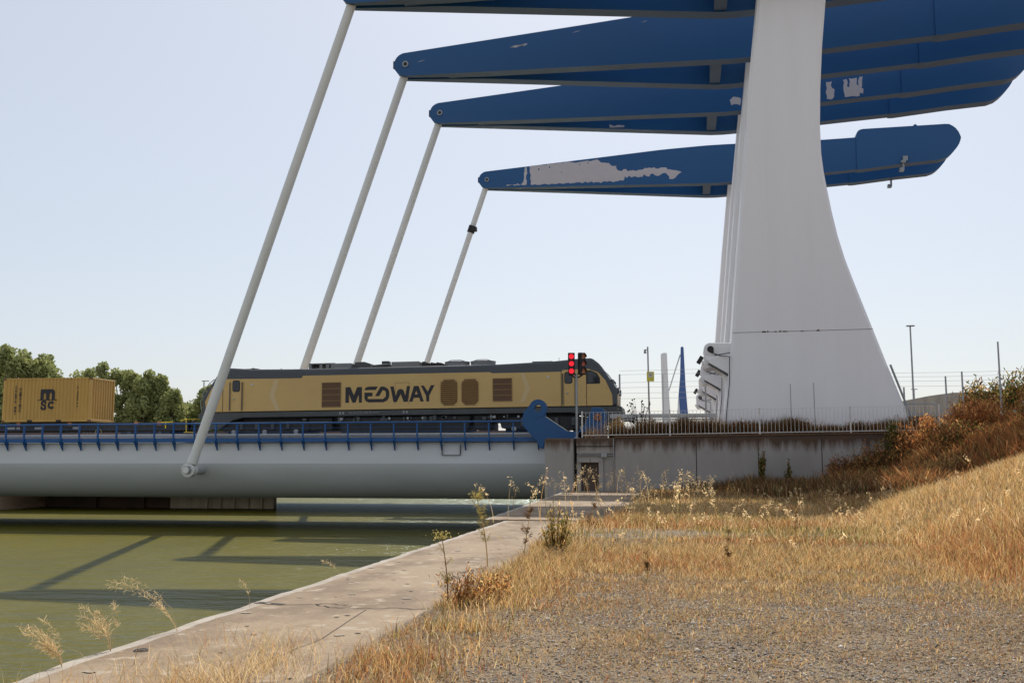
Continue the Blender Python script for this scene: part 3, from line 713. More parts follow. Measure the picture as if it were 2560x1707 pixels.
# windows, doors, grilles on the visible side
def side(name, pts, m, d=.012, par=None, y=YF):
    return MB().prism(pts, y - d, y + .004).build(name, M[m], par or lo)
def rrect(x0, x1, z0, z1, r):
    return arc(x1 - r, z1 - r, r, 0, 90, 4) + arc(x0 + r, z1 - r, r, 90, 180, 4) + arc(x0 + r, z0 + r, r, 180, 270, 4) + arc(x1 - r, z0 + r, r, 270, 360, 4)
OFF_L = Vector((0, 0, 0))
def door(x0, x1, z0, z1, wx0, wx1, wz0, wz1):
    d = MB().prism(rrect(x0, x1, z0, z1, .04), YF - .02, YF + .002).build('cab_door', M['yellow'], lo)
    for xx in (x0 - .07, x1 + .07): MB().tube((xx, YF - .06, z0 + .05), (xx, YF - .06, z1 - .12), .028, n=8).build('grab_rail', M['sill'], d)
    w = MB().prism(rrect(wx0 - .04, wx1 + .04, wz0 - .04, wz1 + .04, .12), YF - .032, YF - .018).build('window', M['rubber'], d)
    MB().prism(rrect(wx0, wx1, wz0, wz1, .10), YF - .038, YF - .03).build('pane', M['glass'], d)
    MB().box(x0 + .12, x0 + .2, YF - .06, YF - .02, z0 + .62, z0 + .68).build('door_handle', M['steel'], d)
door(-9.48, -8.92, 1.69, 3.38, -9.38, -9.03, 2.78, 3.32)
door(8.47, 8.98, 1.69, 3.46, 8.53, 8.86, 2.86, 3.38)
cw_ = [(9.67, 3.42), (9.89, 3.44), (10.10, 3.28), (10.25, 3.02), (10.25, 2.85), (9.67, 2.84)]
side('cab_window', [(x + (.05 if x > 9.9 else -.05), z + (.05 if z > 3 else -.05)) for x, z in cw_], 'rubber', .012)
side('cab_window_pane', cw_, 'glass', .018)
side('body_seam', [(9.595, 1.69), (9.62, 1.69), (9.62, 3.54), (9.595, 3.54)], 'crack', .008); side('body_seam', [(8.31, 1.69), (8.335, 1.69), (8.335, 3.44), (8.31, 3.44)], 'crack', .008); side('body_seam', [(-9.98, 1.69), (-9.955, 1.69), (-9.955, 3.44), (-9.98, 3.44)], 'crack', .008)
def grille(x0, x1, z0, z1, rows, m, name='grille'):
    g = MB().box(x0, x1, YF - .006, YF + .002, z0, z1).build(name, M[m], lo)
    b = MB()
    for k in range(rows + 1): z = z0 + (z1 - z0) * k / rows; b.box(x0 - .01, x1 + .01, YF - .03, YF - .006, z - .018, z + .018)
    for x in (x0, x1): b.box(x - .02, x + .012, YF - .028, YF - .006, z0, z1)
    b.build('frame', M['louvre_y'], g)
    b = MB()
    n = rows * 7
    for k in range(n): z = z0 + (z1 - z0) * (k + .5) / n; b.add([(x0 + .02, YF - .008, z + .02), (x1 - .02, YF - .008, z + .02), (x1 - .02, YF - .022, z - .015), (x0 + .02, YF - .022, z - .015)], [(0, 1, 2, 3)])
    b.build('louvre', M['louvre'], g)
grille(-4.39, -3.36, 1.85, 3.13, 4, 'louvre'); grille(4.79, 5.78, 2.0, 3.16, 4, 'louvre')
for x0, x1 in ((2.03, 2.91), (3.14, 4.02)):
    z0, z1, r_ = 1.83, 3.19, .2
    oct_ = [(x0 + r_, z0), (x1 - r_, z0), (x1, z0 + r_), (x1, z1 - r_), (x1 - r_, z1), (x0 + r_, z1), (x0, z1 - r_), (x0, z0 + r_)]
    g = side('fan_grille', oct_, 'louvre', .01)
    b = MB(); n = 13
    for k in range(n):
        z = z0 + (z1 - z0) * (k + .5) / n; i = max(0, r_ - min(z - z0, z1 - z)); i = max(i, 0)
        b.add([(x0 + i, YF - .015, z + .05), (x1 - i, YF - .015, z + .05), (x1 - i, YF - .075, z - .022), (x0 + i, YF - .075, z - .022), (x0 + i, YF - .015, z - .025), (x1 - i, YF - .015, z - .025)], [(0, 1, 2, 3), (3, 2, 5, 4)])
    b.build('slat', M['louvre_y'], g)
side('chevron', [(6.23, 3.42), (6.43, 3.42), (6.71, 2.63), (6.43, 1.93), (6.19, 1.93), (6.47, 2.63)], 'yellow_pale', .005)
side('chevron', [(-7.1, 3.34), (-6.82, 3.33), (-7.04, 2.5), (-6.74, 1.69), (-6.94, 1.7), (-7.35, 2.45)], 'yellow_pale', .005)
side('access_panel', [(-.42, 3.06), (.32, 3.06), (.32, 3.045), (-.42, 3.045)], 'louvre', .006)
for x in (-.42, .32): side('access_panel', [(x, 1.9), (x + .012, 1.9), (x + .012, 3.05), (x, 3.05)], 'louvre', .006)
for x, z in ((-8.31, 3.12), (7.65, 3.18)): side('marker_lamp', arc(x, z, .06, 0, 330, 11), 'mark', .03)
let = {'lettering': [
 [(-3.11, 2.87), (-2.84, 2.88), (-2.65, 2.44), (-2.47, 2.87), (-2.21, 2.87), (-2.21, 2.05), (-2.37, 2.05), (-2.38, 2.48), (-2.56, 2.05), (-2.72, 2.05), (-2.91, 2.49), (-2.92, 2.05), (-3.11, 2.05)],
 [(-2.07, 2.73), (-1.98, 2.85), (-1.81, 2.88), (-1.35, 2.88), (-1.45, 2.7), (-2.07, 2.7)],
 [(-2.07, 2.57), (-1.63, 2.56), (-1.64, 2.37), (-1.89, 2.37), (-1.89, 2.23), (-1.06, 2.22), (-0.91, 2.35), (-0.91, 2.59), (-1.01, 2.68), (-1.09, 2.67), (-1.27, 2.37), (-1.49, 2.38), (-1.2, 2.87), (-1.01, 2.87), (-0.81, 2.76), (-0.72, 2.59), (-0.73, 2.32), (-0.83, 2.14), (-1.03, 2.05), (-1.83, 2.05), (-2.0, 2.12), (-2.07, 2.26)],
 [(-0.67, 2.87), (-0.5, 2.87), (-0.37, 2.37), (-0.28, 2.65), (-0.18, 2.72), (-0.04, 2.72), (0.04, 2.65), (0.14, 2.38), (0.23, 2.87), (0.40, 2.87), (0.27, 2.05), (0.05, 2.05), (-0.11, 2.46), (-0.32, 2.05), (-0.5, 2.05)],
 [(0.60, 2.86), (0.67, 2.87), (0.8, 2.87), (0.87, 2.84), (0.80, 2.43), (0.73, 2.62), (0.65, 2.43), (0.78, 2.43), (0.78, 2.25), (0.59, 2.25), (0.53, 2.05), (0.35, 2.05)],
 [(0.865, 2.84), (1.13, 2.05), (0.95, 2.05), (0.89, 2.25), (0.775, 2.25), (0.775, 2.425), (0.805, 2.43), (0.74, 2.61), (0.8, 2.85)],
 [(0.97, 2.88), (1.13, 2.88), (1.34, 2.56), (1.51, 2.89), (1.7, 2.89), (1.42, 2.35), (1.42, 2.05), (1.27, 2.05), (1.25, 2.35)]]}
b = MB()
for i, pts in enumerate(let['lettering']): b.prism(pts, YF - .0065 - .0004 * i, YF + .002)
b.build('lettering', M['logo'], lo)
b = MB()
for x in (-3.45, -3.28, .0, .17): b.box(x, x + .1, -1.41, -1.40, 1.46, 1.58)
for k in range(14): b.box(-2.9 + k * .12, -2.9 + k * .12 + random.uniform(.04, .09), -1.41, -1.40, 1.5, 1.55)
b.build('stencil_marks', mat('dull_marks', (0.30, 0.30, 0.29), .6), lo)
# roof
b = MB(); b.box(-5.35, -5.2, -.9, .9, 3.9, 4.2); b.box(-5.35, -3.9, -.9, .9, 4.16, 4.23); b.box(-4.75, -4.6, -.9, .9, 3.9, 4.16); b.box(-4.4, -4.2, -.9, -.4, 3.9, 4.2); b.build('roof_rack', M['loco_roof'], lo, bevel=.01)
MB().box(-4.1, -2.95, -1.0, 1.0, 3.9, 4.19).build('roof_hatch', M['loco_roof'], lo, bevel=.03); MB().box(-.75, .78, -1.0, 1.0, 3.9, 4.20).build('roof_hatch', M['loco_roof'], lo, bevel=.03)
b = MB(); b.prism([(-2.9, 3.9), (-2.8, 4.25), (-2.3, 4.26), (-1.95, 4.15), (-1.9, 3.9)], -.8, .8); b.box(-1.9, -.85, -.7, .7, 3.9, 4.08); b.box(-1.42, -1.02, -.5, -.1, 4.05, 4.3); b.tube((-1.8, -.75, 4.0), (-1.0, -.75, 4.05), .09, n=8); b.build('exhaust', M['sill'], lo, bevel=.02)
b = MB(); b.box(.9, 1.05, -.9, .9, 3.9, 4.18); b.box(1.1, 1.95, -.8, .8, 3.9, 4.05)
for k in range(5): b.box(1.15 + k * .16, 1.25 + k * .16, -.7, .7, 4.05, 4.12 + .03 * (k % 2))
b.build('roof_gear', M['black'], lo)
for xc in (2.65, 4.05):
    b = MB(); b.tube((xc, -.2, 3.88), (xc, -.2, 4.15), .66, n=28); f_ = b.build('roof_fan', M['loco_roof'], lo, smooth=True)
    b = MB(); b.tube((xc, -.2, 4.15), (xc, -.2, 4.175), .68, n=28); b.path([(xc - .5, -.5, 4.17), (xc - .25, -.5, 4.25), (xc + .25, -.5, 4.25), (xc + .5, -.5, 4.17)], .02, 6); b.build('guard_ring', M['loco_roof'], f_)
b = MB(); b.box(6.75, 7.8, -.8, .8, 3.95, 4.06); b.build('roof_hatch', M['sill'], lo)
b = MB(); b.box(-9.2, -8.4, -.6, .6, 3.98, 4.05); b.prism([(-9.05, 4.05), (-8.75, 4.12), (-8.55, 4.05)], -.3, .3); b.build('roof_antenna', M['black'], lo)
b = MB(); b.tube((-6.9, -.9, 3.9), (-6.9, -.9, 3.98), .05, n=8); b.tube((8.2, -1.2, 3.9), (8.2, -1.2, 4.18), .015, n=6); b.tube((9.5, -1.0, 4.1), (9.5, -1.0, 4.24), .015, n=6); b.build('aerial', M['mark'], lo)
# nose fittings, buffers
for s in (-1, 1):
    b = MB()
    for y in (-.9, .9): b.tube((s * 11.3, y, 1.05), (s * 11.85, y, 1.05), .11, n=12); b.tube((s * 11.8, y, 1.05), (s * 11.88, y, 1.05), .24, n=16)
    b.build('buffer', M['black'], lo, smooth=True)
    b = MB()
    for y in (-.75, .75): b.box(min(s * 11.0, s * 11.24), max(s * 11.0, s * 11.24), y - .25, y + .25, 2.28, 2.6)
    b.build('headlight', M['glass'], lo, bevel=.04)
    b = MB(); b.path([(s * 11.2, -1.25, 1.6), (s * 11.32, -1.25, 2.2), (s * 11.2, -1.25, 2.6)], .02, 6); b.build('handrail', M['steel'], lo); b = MB(); b.path([(s * 10.5, -1.35, 3.45), (s * 10.75, -1.45, 3.2), (s * 11.15, -1.4, 2.62)], .025, 6); b.build('handrail', M['steel'], lo)
    b = MB(); b.box(min(s * 10.35, s * 10.95), max(s * 10.35, s * 10.95), -1.15, 1.15, 2.95, 3.02); b.build('wiper_ledge', M['black'], lo)
# bogies and tank
for xc in (-7.6, 7.6):
    bg = MB().prism([(xc - 2.4, .62), (xc - 2.5, .95), (xc - 1.9, 1.16), (xc + 1.9, 1.16), (xc + 2.5, .95), (xc + 2.4, .62), (xc + .6, .5), (xc - .6, .5)], -1.25, 1.25).build('bogie', M['black'], lo)
    for dx in (-1.75, 0, 1.75):
        MB().tube((xc + dx, -.8, .53), (xc + dx, .8, .53), .53, n=20).build('wheel', M['black'], bg)
        MB().tube((xc + dx, -1.34, .58), (xc + dx, -1.2, .58), .13, n=10).build('axle_box', M['steel'], bg)
    b = MB()
    for dx in (-1.3, -.45, .45, 1.3): b.tube((xc + dx, -1.3, .72), (xc + dx, -1.3, 1.12), .11, n=8)
    b.build('spring', M['sill'], bg)
MB().box(-9.0, 9.0, -.9, .9, .95, 1.37).build('centre_sill', M['black'], lo)
b = MB(); b.prism([(-3.6, 1.3), (-3.4, .5), (-3.0, .32), (3.0, .32), (3.4, .5), (3.6, 1.3)], -1.25, 1.25); b.build('fuel_tank', M['black'], lo, bevel=.06)
b = MB(); b.box(-5.2, -3.9, -1.2, 1.2, .62, 1.3); b.build('equipment_box', M['black'], lo, bevel=.03); b = MB(); b.box(3.75, 4.6, -1.2, 1.2, .55, 1.3); b.build('equipment_box', M['black'], lo, bevel=.03)
b = MB()
for k in range(22):
    x = random.uniform(-5.5, 5.5); w = random.uniform(.06, .25); MB().box(x, x + w, -1.36, -1.2, random.uniform(1.02, 1.16), random.uniform(1.2, 1.33)).build('valve_block', M['sill'], lo)
for k in range(9):
    x = random.uniform(-5.5, 7.0); MB().tube((x, -1.37, 1.2), (x, -1.34, 1.2), random.uniform(.04, .08), n=8).build('gauge', M['steel'], lo)
lo.location = (-14.5, 54.22, 2.65); lo.rotation_euler = (0, -0.008, 0)

# ------------------------------------------------------------------ flat wagon and container
wg = empty('flat_wagon', (-34, 54.22, 2.65), 'low black container wagon with yellow end handrails behind the locomotive', 'wagon')
b = MB(); b.box(-47, -26.5, 53.0, 53.25, 3.28, 3.74); b.box(-47, -26.5, 55.2, 55.45, 3.28, 3.74); b.box(-47, -26.5, 53.25, 55.2, 3.55, 3.70); b.box(-26.75, -26.5, 52.9, 55.5, 3.3, 3.78)
for k in range(12): b.box(-46 + 1.7 * k, -45.85 + 1.7 * k, 53.25, 55.2, 3.35, 3.55)
b.build('frame', M['black'], wg)
for xc in (-29.0, -44.6):
    bg = MB().prism([(xc - 1.4, 3.05), (xc - 1.5, 3.25), (xc + 1.5, 3.25), (xc + 1.4, 3.05), (xc + .4, 2.95), (xc - .4, 2.95)], 53.0, 55.4).build('bogie', M['black'], wg)
    for dx in (-.9, .9):
        MB().tube((xc + dx, 53.35, 3.11), (xc + dx, 55.05, 3.11), .46, n=20).build('wheel', M['black'], bg)
        MB().tube((xc + dx, 52.92, 3.13), (xc + dx, 53.0, 3.13), .12, n=10).build('axle_box', M['sill'], bg)
b = MB()
b.path([(-28.06, 52.95, 3.72), (-27.37, 52.95, 3.74)], .03); b.path([(-27.8, 52.95, 3.72), (-27.8, 52.95, 3.4)], .03); b.build('handrail', M['safety'], wg); b = MB(); b.path([(-26.95, 52.9, 3.80), (-26.66, 52.9, 3.88), (-26.59, 52.9, 3.84), (-26.56, 52.9, 3.16)], .025); b.path([(-26.7, 52.9, 3.17), (-26.17, 52.9, 3.17)], .03); b.path([(-26.66, 52.9, 3.88), (-26.0, 53.5, 3.9)], .022)
b.build('handrail', M['safety'], wg)
b = MB()
for x in (-29.65, -28.3, -36.7, -33.6): b.box(x, x + .22, 52.97, 53.2, 3.56, 3.76)
b.build('twistlock', M['orange'], wg)
N_ = 20; b = MB()
for k in range(N_):
    a0 = 2 * math.pi * k / N_; a1 = 2 * math.pi * (k + 1) / N_; b.tube((-31.7 + .17 * math.cos(a0), 52.9, 3.22 + .17 * math.sin(a0)), (-31.7 + .17 * math.cos(a1), 52.9, 3.22 + .17 * math.sin(a1)), .02, n=5)
b.build('brake_wheel', mat('brake_wheel_paint', (.35, .30, .12), .5), wg)
b = MB()
for k in range(4): b.tube((-32.6 + k * .2, 52.94, 3.15), (-32.6 + k * .2, 52.99, 3.15), .035, n=8)
for x, w in ((-37.4, .6), (-36.7, .2), (-35.6, .5), (-33.3, .45)): b.box(x, x + w, 52.99, 53.0, 3.38, 3.5)
b.build('stencil_marks', mat('dull_wagon_marks', (.28, .28, .27), .6), wg)

ct = empty('shipping_container', (-34.88, 54.1, 3.76), 'mustard yellow shipping container with black letters riding on the wagon', 'container')
x0, x1, y0, y1, z0, z1 = -37.55, -32.22, 52.86, 55.3, 3.77, 6.22
b = MB()     # corrugated long sides
def corr(b, a0, a1, n, fn):
    pr = []
    for k in range(n):
        s = a0 + (a1 - a0) * k / n; w = (a1 - a0) / n
        pr += [(s, 0), (s + w * .38, 0), (s + w * .5, 1), (s + w * .88, 1)]
    pr.append((a1, 0))
    for (s0, d0), (s1, d1) in zip(pr[:-1], pr[1:]): fn(b, s0, d0, s1, d1)
dp = .036
corr(b, x0 + .1, x1 - .1, 24, lambda b, s0, d0, s1, d1: b.add([(s0, y0 + .012 + d0 * dp, z0 + .14), (s1, y0 + .012 + d1 * dp, z0 + .14), (s1, y0 + .012 + d1 * dp, z1 - .07), (s0, y0 + .012 + d0 * dp, z1 - .07)], [(0, 1, 2, 3)]))
b.build('side_wall', M['container'], ct); b = MB()
corr(b, x0 + .1, x1 - .1, 24, lambda b, s0, d0, s1, d1: b.add([(s0, y1 - .012 - d0 * dp, z0 + .14), (s1, y1 - .012 - d1 * dp, z0 + .14), (s1, y1 - .012 - d1 * dp, z1 - .07), (s0, y1 - .012 - d0 * dp, z1 - .07)], [(0, 1, 2, 3)]))
b.build('side_wall', M['container'], ct)
b = MB()
corr(b, y0 + .1, y1 - .1, 9, lambda b, s0, d0, s1, d1: b.add([(x1 - .02 - d0 * .06, s0, z0 + .14), (x1 - .02 - d1 * .06, s1, z0 + .14), (x1 - .02 - d1 * .06, s1, z1 - .09), (x1 - .02 - d0 * .06, s0, z1 - .09)], [(0, 1, 2, 3)]))
b.build('end_wall', M['container'], ct); b = MB()
b.add([(x0 + .03, y0 + .1, z0 + .1), (x0 + .03, y1 - .1, z0 + .1), (x0 + .03, y1 - .1, z1), (x0 + .03, y0 + .1, z1)], [(0, 3, 2, 1)])
b.build('end_wall', M['container'], ct)
MB().box(x0 + .05, x1 - .05, y0 + .05, y1 - .05, z1 - .05, z1 - .02).build('roof', M['container'], ct)
b = MB()
for x in (x0, x1 - .12):
    for y in (y0, y1 - .12): b.box(x, x + .12, y, y + .12, z0, z1)
for y in (y0, y1 - .08): b.box(x0 + .12, x1 - .12, y + .004, y + .076, z1 - .075, z1 - .005); b.box(x0 + .12, x1 - .12, y + .004, y + .076, z0 + .02, z0 + .15)
for x in (x0 + .004, x1 - .1): b.box(x, x + .096, y0 + .12, y1 - .12, z1 - .1, z1 - .004); b.box(x, x + .096, y0 + .12, y1 - .12, z0 + .02, z0 + .15)
b.build('frame', M['container'], ct, bevel=.008)
b = MB()
for x in (x0 - .01, x1 - .15):
    for z in (z0 - .005, z1 - .115): b.box(x, x + .16, y0 - .01, y0 + .12, z, z + .12)
b.build('corner_casting', M['louvre'], ct)
b = MB(); b.box(-36.0, -35.7, y0 - .004, y0 + .05, z0 + .015, z0 + .13); b.box(-34.25, -33.95, y0 - .004, y0 + .05, z0 + .015, z0 + .13); b.build('fork_pocket', M['black'], ct)
ly0, ly1 = y0 - .004, y0 + .02
b = MB()
b.prism([(-35.26, 4.98), (-35.26, 5.59), (-34.55, 5.59), (-34.43, 5.53), (-34.39, 5.43), (-34.39, 4.98), (-34.57, 4.98), (-34.58, 5.32), (-34.66, 5.42), (-34.74, 5.32), (-34.74, 4.98), (-34.91, 4.98), (-34.92, 5.32), (-34.99, 5.42), (-35.06, 5.32), (-35.06, 4.98)], ly0, ly1)
b.box(-35.42, -34.24, ly0 - .001, ly1, 4.975, 5.015)
def stroke(b, pts, w):
    for i, ((xa, za), (xb, zb)) in enumerate(zip(pts[:-1], pts[1:])):
        d = Vector((xb - xa, zb - za)); L_ = d.length; d.normalize(); n_ = Vector((-d.y, d.x)) * w / 2; e_ = d * w * .18
        q = [(xa - e_.x + n_.x, za - e_.y + n_.y), (xa - e_.x - n_.x, za - e_.y - n_.y), (xb + e_.x - n_.x, zb + e_.y - n_.y), (xb + e_.x + n_.x, zb + e_.y + n_.y)]
        b.prism(q, ly0 - .0003 * (i % 5), ly1)
S_ = [(-34.86, 4.83)] + arc(-34.98, 4.80, .12, 60, 180, 6)[1:] + [(-35.09, 4.76), (-34.96, 4.70), (-34.9, 4.66)] + arc(-35.0, 4.60, .11, 20, -150, 8) + [(-35.14, 4.6)]
stroke(b, [(x - .05, z - .0) for x, z in S_], .11)
stroke(b, arc(-34.58, 4.71, .155, 45, 315, 14), .12)
b.build('lettering', M['logo'], ct)
b = MB()
for k in range(26): b.box(-36.82, -36.72, ly0, ly1, 4.2 + k * .065, 4.2 + k * .065 + random.choice((.03, .045, .0)) + .004)
for k in range(20): b.box(-36.56, -36.44, ly0, ly1, 4.35 + k * .07, 4.35 + k * .07 + random.choice((.03, .05, .01)))
for k in range(14): b.box(-33.05, -33.0, ly0, ly1, 4.6 + k * .09, 4.6 + k * .09 + random.choice((.0, .04, .05)) + .004)
b.build('vertical_marks', M['logo'], ct)

# ------------------------------------------------------------------ fence on the wall
fn = empty('picket_fence', (0, 45.75, 2.7), 'low pale metal picket fence along the top of the retaining wall', 'fence')
fy = 45.75
zb = lambda x: 2.69 + .012 * (x + 3)
FX = [-4.46, -0.66, 3.12, 6.85, 10.4]
for x in FX: MB().box(x - .03, x + .03, fy - .03, fy + .03, zb(x) - .03, zb(x) + 1.12).build('post', M['fence_paint'], fn)
for xa, xb in zip(FX[:-1], FX[1:]):
    b = MB(); n = 23
    for k in range(1, n): x = xa + (xb - xa) * k / n; b.box(x - .0075, x + .0075, fy - .0075, fy + .0075, zb(x) + .05, zb(x) + 1.06 - random.choice((0, 0, .02)))
    b.prism([(xa, zb(xa) + 1.06), (xb, zb(xb) + 1.06), (xb, zb(xb) + 1.072), (xa, zb(xa) + 1.072)], fy - .006, fy + .006)
    b.prism([(xa, zb(xa) + .05), (xb, zb(xb) + .05), (xb, zb(xb) + .085), (xa, zb(xa) + .085)], fy - .012, fy + .012)
    b.build('bars', M['fence_paint'], fn)
gr = empty('guard_rail', (-1, 50.0, 2.45), 'white box guard rail behind the fence between cabinet and pylon', 'guard rail')
MB().box(-3.55, 1.5, 49.95, 50.1, 3.66, 3.85).build('beam', M['mark'], gr, bevel=.01); MB().box(-3.0, 1.4, 49.95, 50.05, 3.56, 3.61).build('lower_rail', M['mark'], gr)
for x in (-3.2, -1.7, -.2, 1.2): MB().box(x, x + .1, 50.1, 50.2, 2.45, 3.8).build('post', M['steel'], gr)

# ------------------------------------------------------------------ poles, wires, sign and things beyond
def pole(name, x, y, z0, z1, r, label, cat, m='steel', lean=0, group=None):
    e = empty(name, (x, y, z0), label, cat, group)
    MB().tube((x, y, z0), (x + lean, y, z1), r, r * .75, 8).build('pole', M[m], e, smooth=True)
    return e
p = pole('camera_mast', -2.0, 60, 2.45, 8.15, .055, 'thin grey mast with a lamp arm carrying the yellow sign', 'mast', lean=-.05)
MB().tube((-2.05, 60, 8.0), (-2.16, 59.9, 7.95), .03, n=6).build('arm', M['steel'], p); MB().tube((-2.2, 59.9, 7.75), (-2.2, 59.9, 7.98), .085, .06, 10).build('lamp', M['steel'], p)
s_ = empty('warning_sign', (-1.92, 59.9, 6.1), 'yellow rectangular sign with a small black symbol on the thin mast', 'sign')
MB().box(-2.12, -1.71, 59.86, 59.89, 6.14, 6.70).build('board', M['sign_y'], s_, bevel=.006)
MB().box(-2.03, -1.80, 59.855, 59.86, 6.36, 6.64).build('panel', M['sign_w'], s_)
MB().prism([(-1.98, 6.56), (-1.93, 6.58), (-1.91, 6.53), (-1.85, 6.51), (-1.88, 6.48), (-1.93, 6.51), (-1.95, 6.53)], 59.85, 59.856).build('symbol', M['logo'], s_)
wf = empty('wire_fence', (-1.5, 62, 2.45), 'faint tall wire fence between the loco nose and the pylon brackets', 'fence')
for x in (-3.8, 1.2): MB().tube((x, 62, 2.45), (x, 62, 6.75 if x < 0 else 6.95), .05, n=8).build('post', M['steel'], wf)
b = MB()
for z in (6.72, 6.95, 6.25, 5.95, 5.62, 5.3): b.tube((-3.8, 62, z), (1.2, 62, z + .03), .008, n=4)
b.build('wires', M['mesh'], wf)
# second drawbridge at the other end of the lock
fp = empty('bridge_pylon', (-4.2, 230, 2.5), 'small distant white pylon beside the upright blue beam', 'pylon')
MB().prism([(-5.05, 25.0), (-4.3, 25.3), (-3.73, 25.29), (-3.5, 18), (-3.2, 12), (-2.8, 2.5), (-4.8, 2.5), (-4.9, 12)], 229.4, 232).build('shaft', M['white'], fp, bevel=.15)
MB().box(-4.72, -4.62, 229.3, 229.4, 2.5, 20.5).build('groove', M['steel'], fp)
fb = empty('balance_beam', (-.5, 230, 2.5), 'distant raised blue beam standing upright like a tapered mast', 'beam')
MB().prism(arc(-.4, 26.2, .33, 0, 180, 8) + [(-.95, 20), (-1.55, 14.0), (-1.8, 2.5), (1.1, 2.5), (.6, 12), (.2, 18)], 229.5, 230.5).build('blue_arm', mat('pale_blue', (.07, .14, .36), .5), fb)  # paler blue than the near beams
MB().prism([(-1.3, 15.8), (-1.95, 10), (-2.3, 2.5), (-1.0, 2.5), (-1.1, 12)], 229.2, 229.5).build('foot', M['white'], fb)
MB().tube((-.85, 230, 24.8), (-3.45, 230, 16.9), .13, n=8).build('strut', M['white_rod'], fb)
lp = pole('lamp_post', 15.46, 75, 2.5, 10.85, .07, 'tall thin lamp post right of the flared pylon', 'lamp post', lean=-.04)
MB().box(15.15, 15.7, 74.8, 75.1, 10.85, 10.93).build('lamp_head', M['steel'], lp, bevel=.03)
lp = pole('lamp_post', 31.0, 150, 2.5, 11.4, .08, 'tiny faraway lamp post over the concrete ramp', 'lamp post')
MB().box(30.6, 31.4, 149.8, 150.1, 11.4, 11.5).build('lamp_head', M['steel'], lp)
for x, z1, lb in ((14.86, 6.68, 'short fence pole close to the foot of the flared pylon'), (17.6, 7.4, 'fence pole standing over the pale concrete ramp'), (18.67, 7.7, 'fence pole at the left edge of the flowering shrubs'), (21.08, 9.7, 'tallest fence pole rising out of the dark green shrub'), (23.9, 9.3, 'fence pole at the right edge of the picture')):
    pole('fence_pole', x, 75, 2.5, z1, .075, lb, 'pole', lean=-.03, group='wire fence poles right of the pylon')
for x, z1, lb in ((4.52, 4.95, 'thin grey pole standing before the near pylon foot'), (5.5, 4.98, 'second thin grey pole before the near pylon, slightly right of the first')):
    pole('fence_pole', x, 46.5, 2.5, z1, .022, lb, 'pole', lean=-.01)
wf = empty('wire_fence', (19, 75, 2.5), 'sagging wires strung between the poles right of the pylon', 'fence')
b = MB()
for z in (7.68, 7.4, 7.1, 6.75): b.path([(11.5, 75.1, z), (17.5, 75.1, z - .02), (24.5, 75.1, z + .06)], .009, 4)
b.build('wires', M['mesh'], wf)
MBr = MB().prism([(16, 2.5), (16, 6.5), (18, 6.95), (21.9, 7.72), (24.2, 8.16), (26.4, 8.45), (40, 8.6), (40, 2.5)], 110, 111)
tag(MBr.build('ramp_wall', M['pale_wall']), 'pale concrete ramp wall in the distance right of the pylon', 'wall')
hr = empty('handrail', (15, 70, 2.45), 'grey handrail with a curved end behind the red bushes', 'handrail')
b = MB(); b.path([(11, 70, 5.31), (15.4, 70, 5.3), (15.7, 70, 5.24), (15.94, 70, 5.09), (16.05, 70, 4.9), (16.1, 70, 4.6), (16.1, 70, 2.5)], .04, 8)
b.build('rail', M['steel'], hr)
b = MB()
for k in range(14): b.tube((11 + k * .37, 70, 2.5), (11 + k * .37, 70, 4.75), .014, n=5)
b.box(11, 18.3, 70.2, 70.3, 4.55, 4.72)
b.build('bars', M['steel'], hr)
b = MB(); b.box(10, 22, 73, 73.4, 2.45, 4.6); tag(b.build('low_wall', M['dark_wall']), 'dark low wall behind the curved handrail', 'wall')
tk = empty('lamp_post', (-63.0, 130, .3), 'small lamp post showing above the trees left of the locomotive', 'lamp post')
MB().tube((-63, 130, .3), (-63, 130, 12.2), .08, n=8).build('pole', M['steel'], tk); MB().box(-63.3, -62.3, 129.9, 130.1, 12.2, 12.3).build('lamp_head', M['steel'], tk)

# ------------------------------------------------------------------ vegetation helpers (numpy)
def blades(name, x, y, z, h, w, col, lean=0.45, tip=None, parent=None, m='straw', curl=1.0, kind=None):
    n = len(x)
    a = rng.random(n) * 2 * math.pi; f = rng.random(n) * 2 * math.pi
    le = lean * h * (0.25 + rng.random(n))
    dx, dy = np.cos(a) * le, np.sin(a) * le
    wx, wy = np.cos(f) * w / 2, np.sin(f) * w / 2
    P = np.zeros((n, 5, 3))
    P[:, 0] = np.stack([x - wx, y - wy, z], 1); P[:, 1] = np.stack([x + wx, y + wy, z], 1)
    mx, my, mz = x + dx * .35, y + dy * .35, z + h * .6
    P[:, 2] = np.stack([mx + wx * .8, my + wy * .8, mz], 1); P[:, 3] = np.stack([mx - wx * .8, my - wy * .8, mz], 1)
    P[:, 4] = np.stack([x + dx * curl, y + dy * curl, z + h * (1 - .18 * rng.random(n))], 1)
    base = np.arange(n)[:, None] * 5
    L = np.concatenate([base + np.array([0, 1, 2, 3]), base + np.array([3, 2, 4])], 1).ravel()
    st = (np.arange(n)[:, None] * 7 + np.array([0, 4])).ravel()
    sz = np.tile([4, 3], n)
    cc = np.repeat(col[:, None, :], 5, 1)
    if tip is not None: cc[:, 4] = cc[:, 4] * .4 + tip * .6
    o = raw(name, P.reshape(-1, 3), L, st, M[m], cc.reshape(-1, 3), parent, sz)
    if kind: o['kind'] = kind
    return o
GOLD = np.array([0.68, 0.43, 0.175]); STRAW = np.array([0.72, 0.55, 0.31]); RED = np.array([0.42, 0.19, 0.08]); OLIVE = np.array([0.31, 0.26, 0.09]); BROWN = np.array([0.14, 0.072, 0.032]); GREEN = np.array([0.075, 0.10, 0.028])
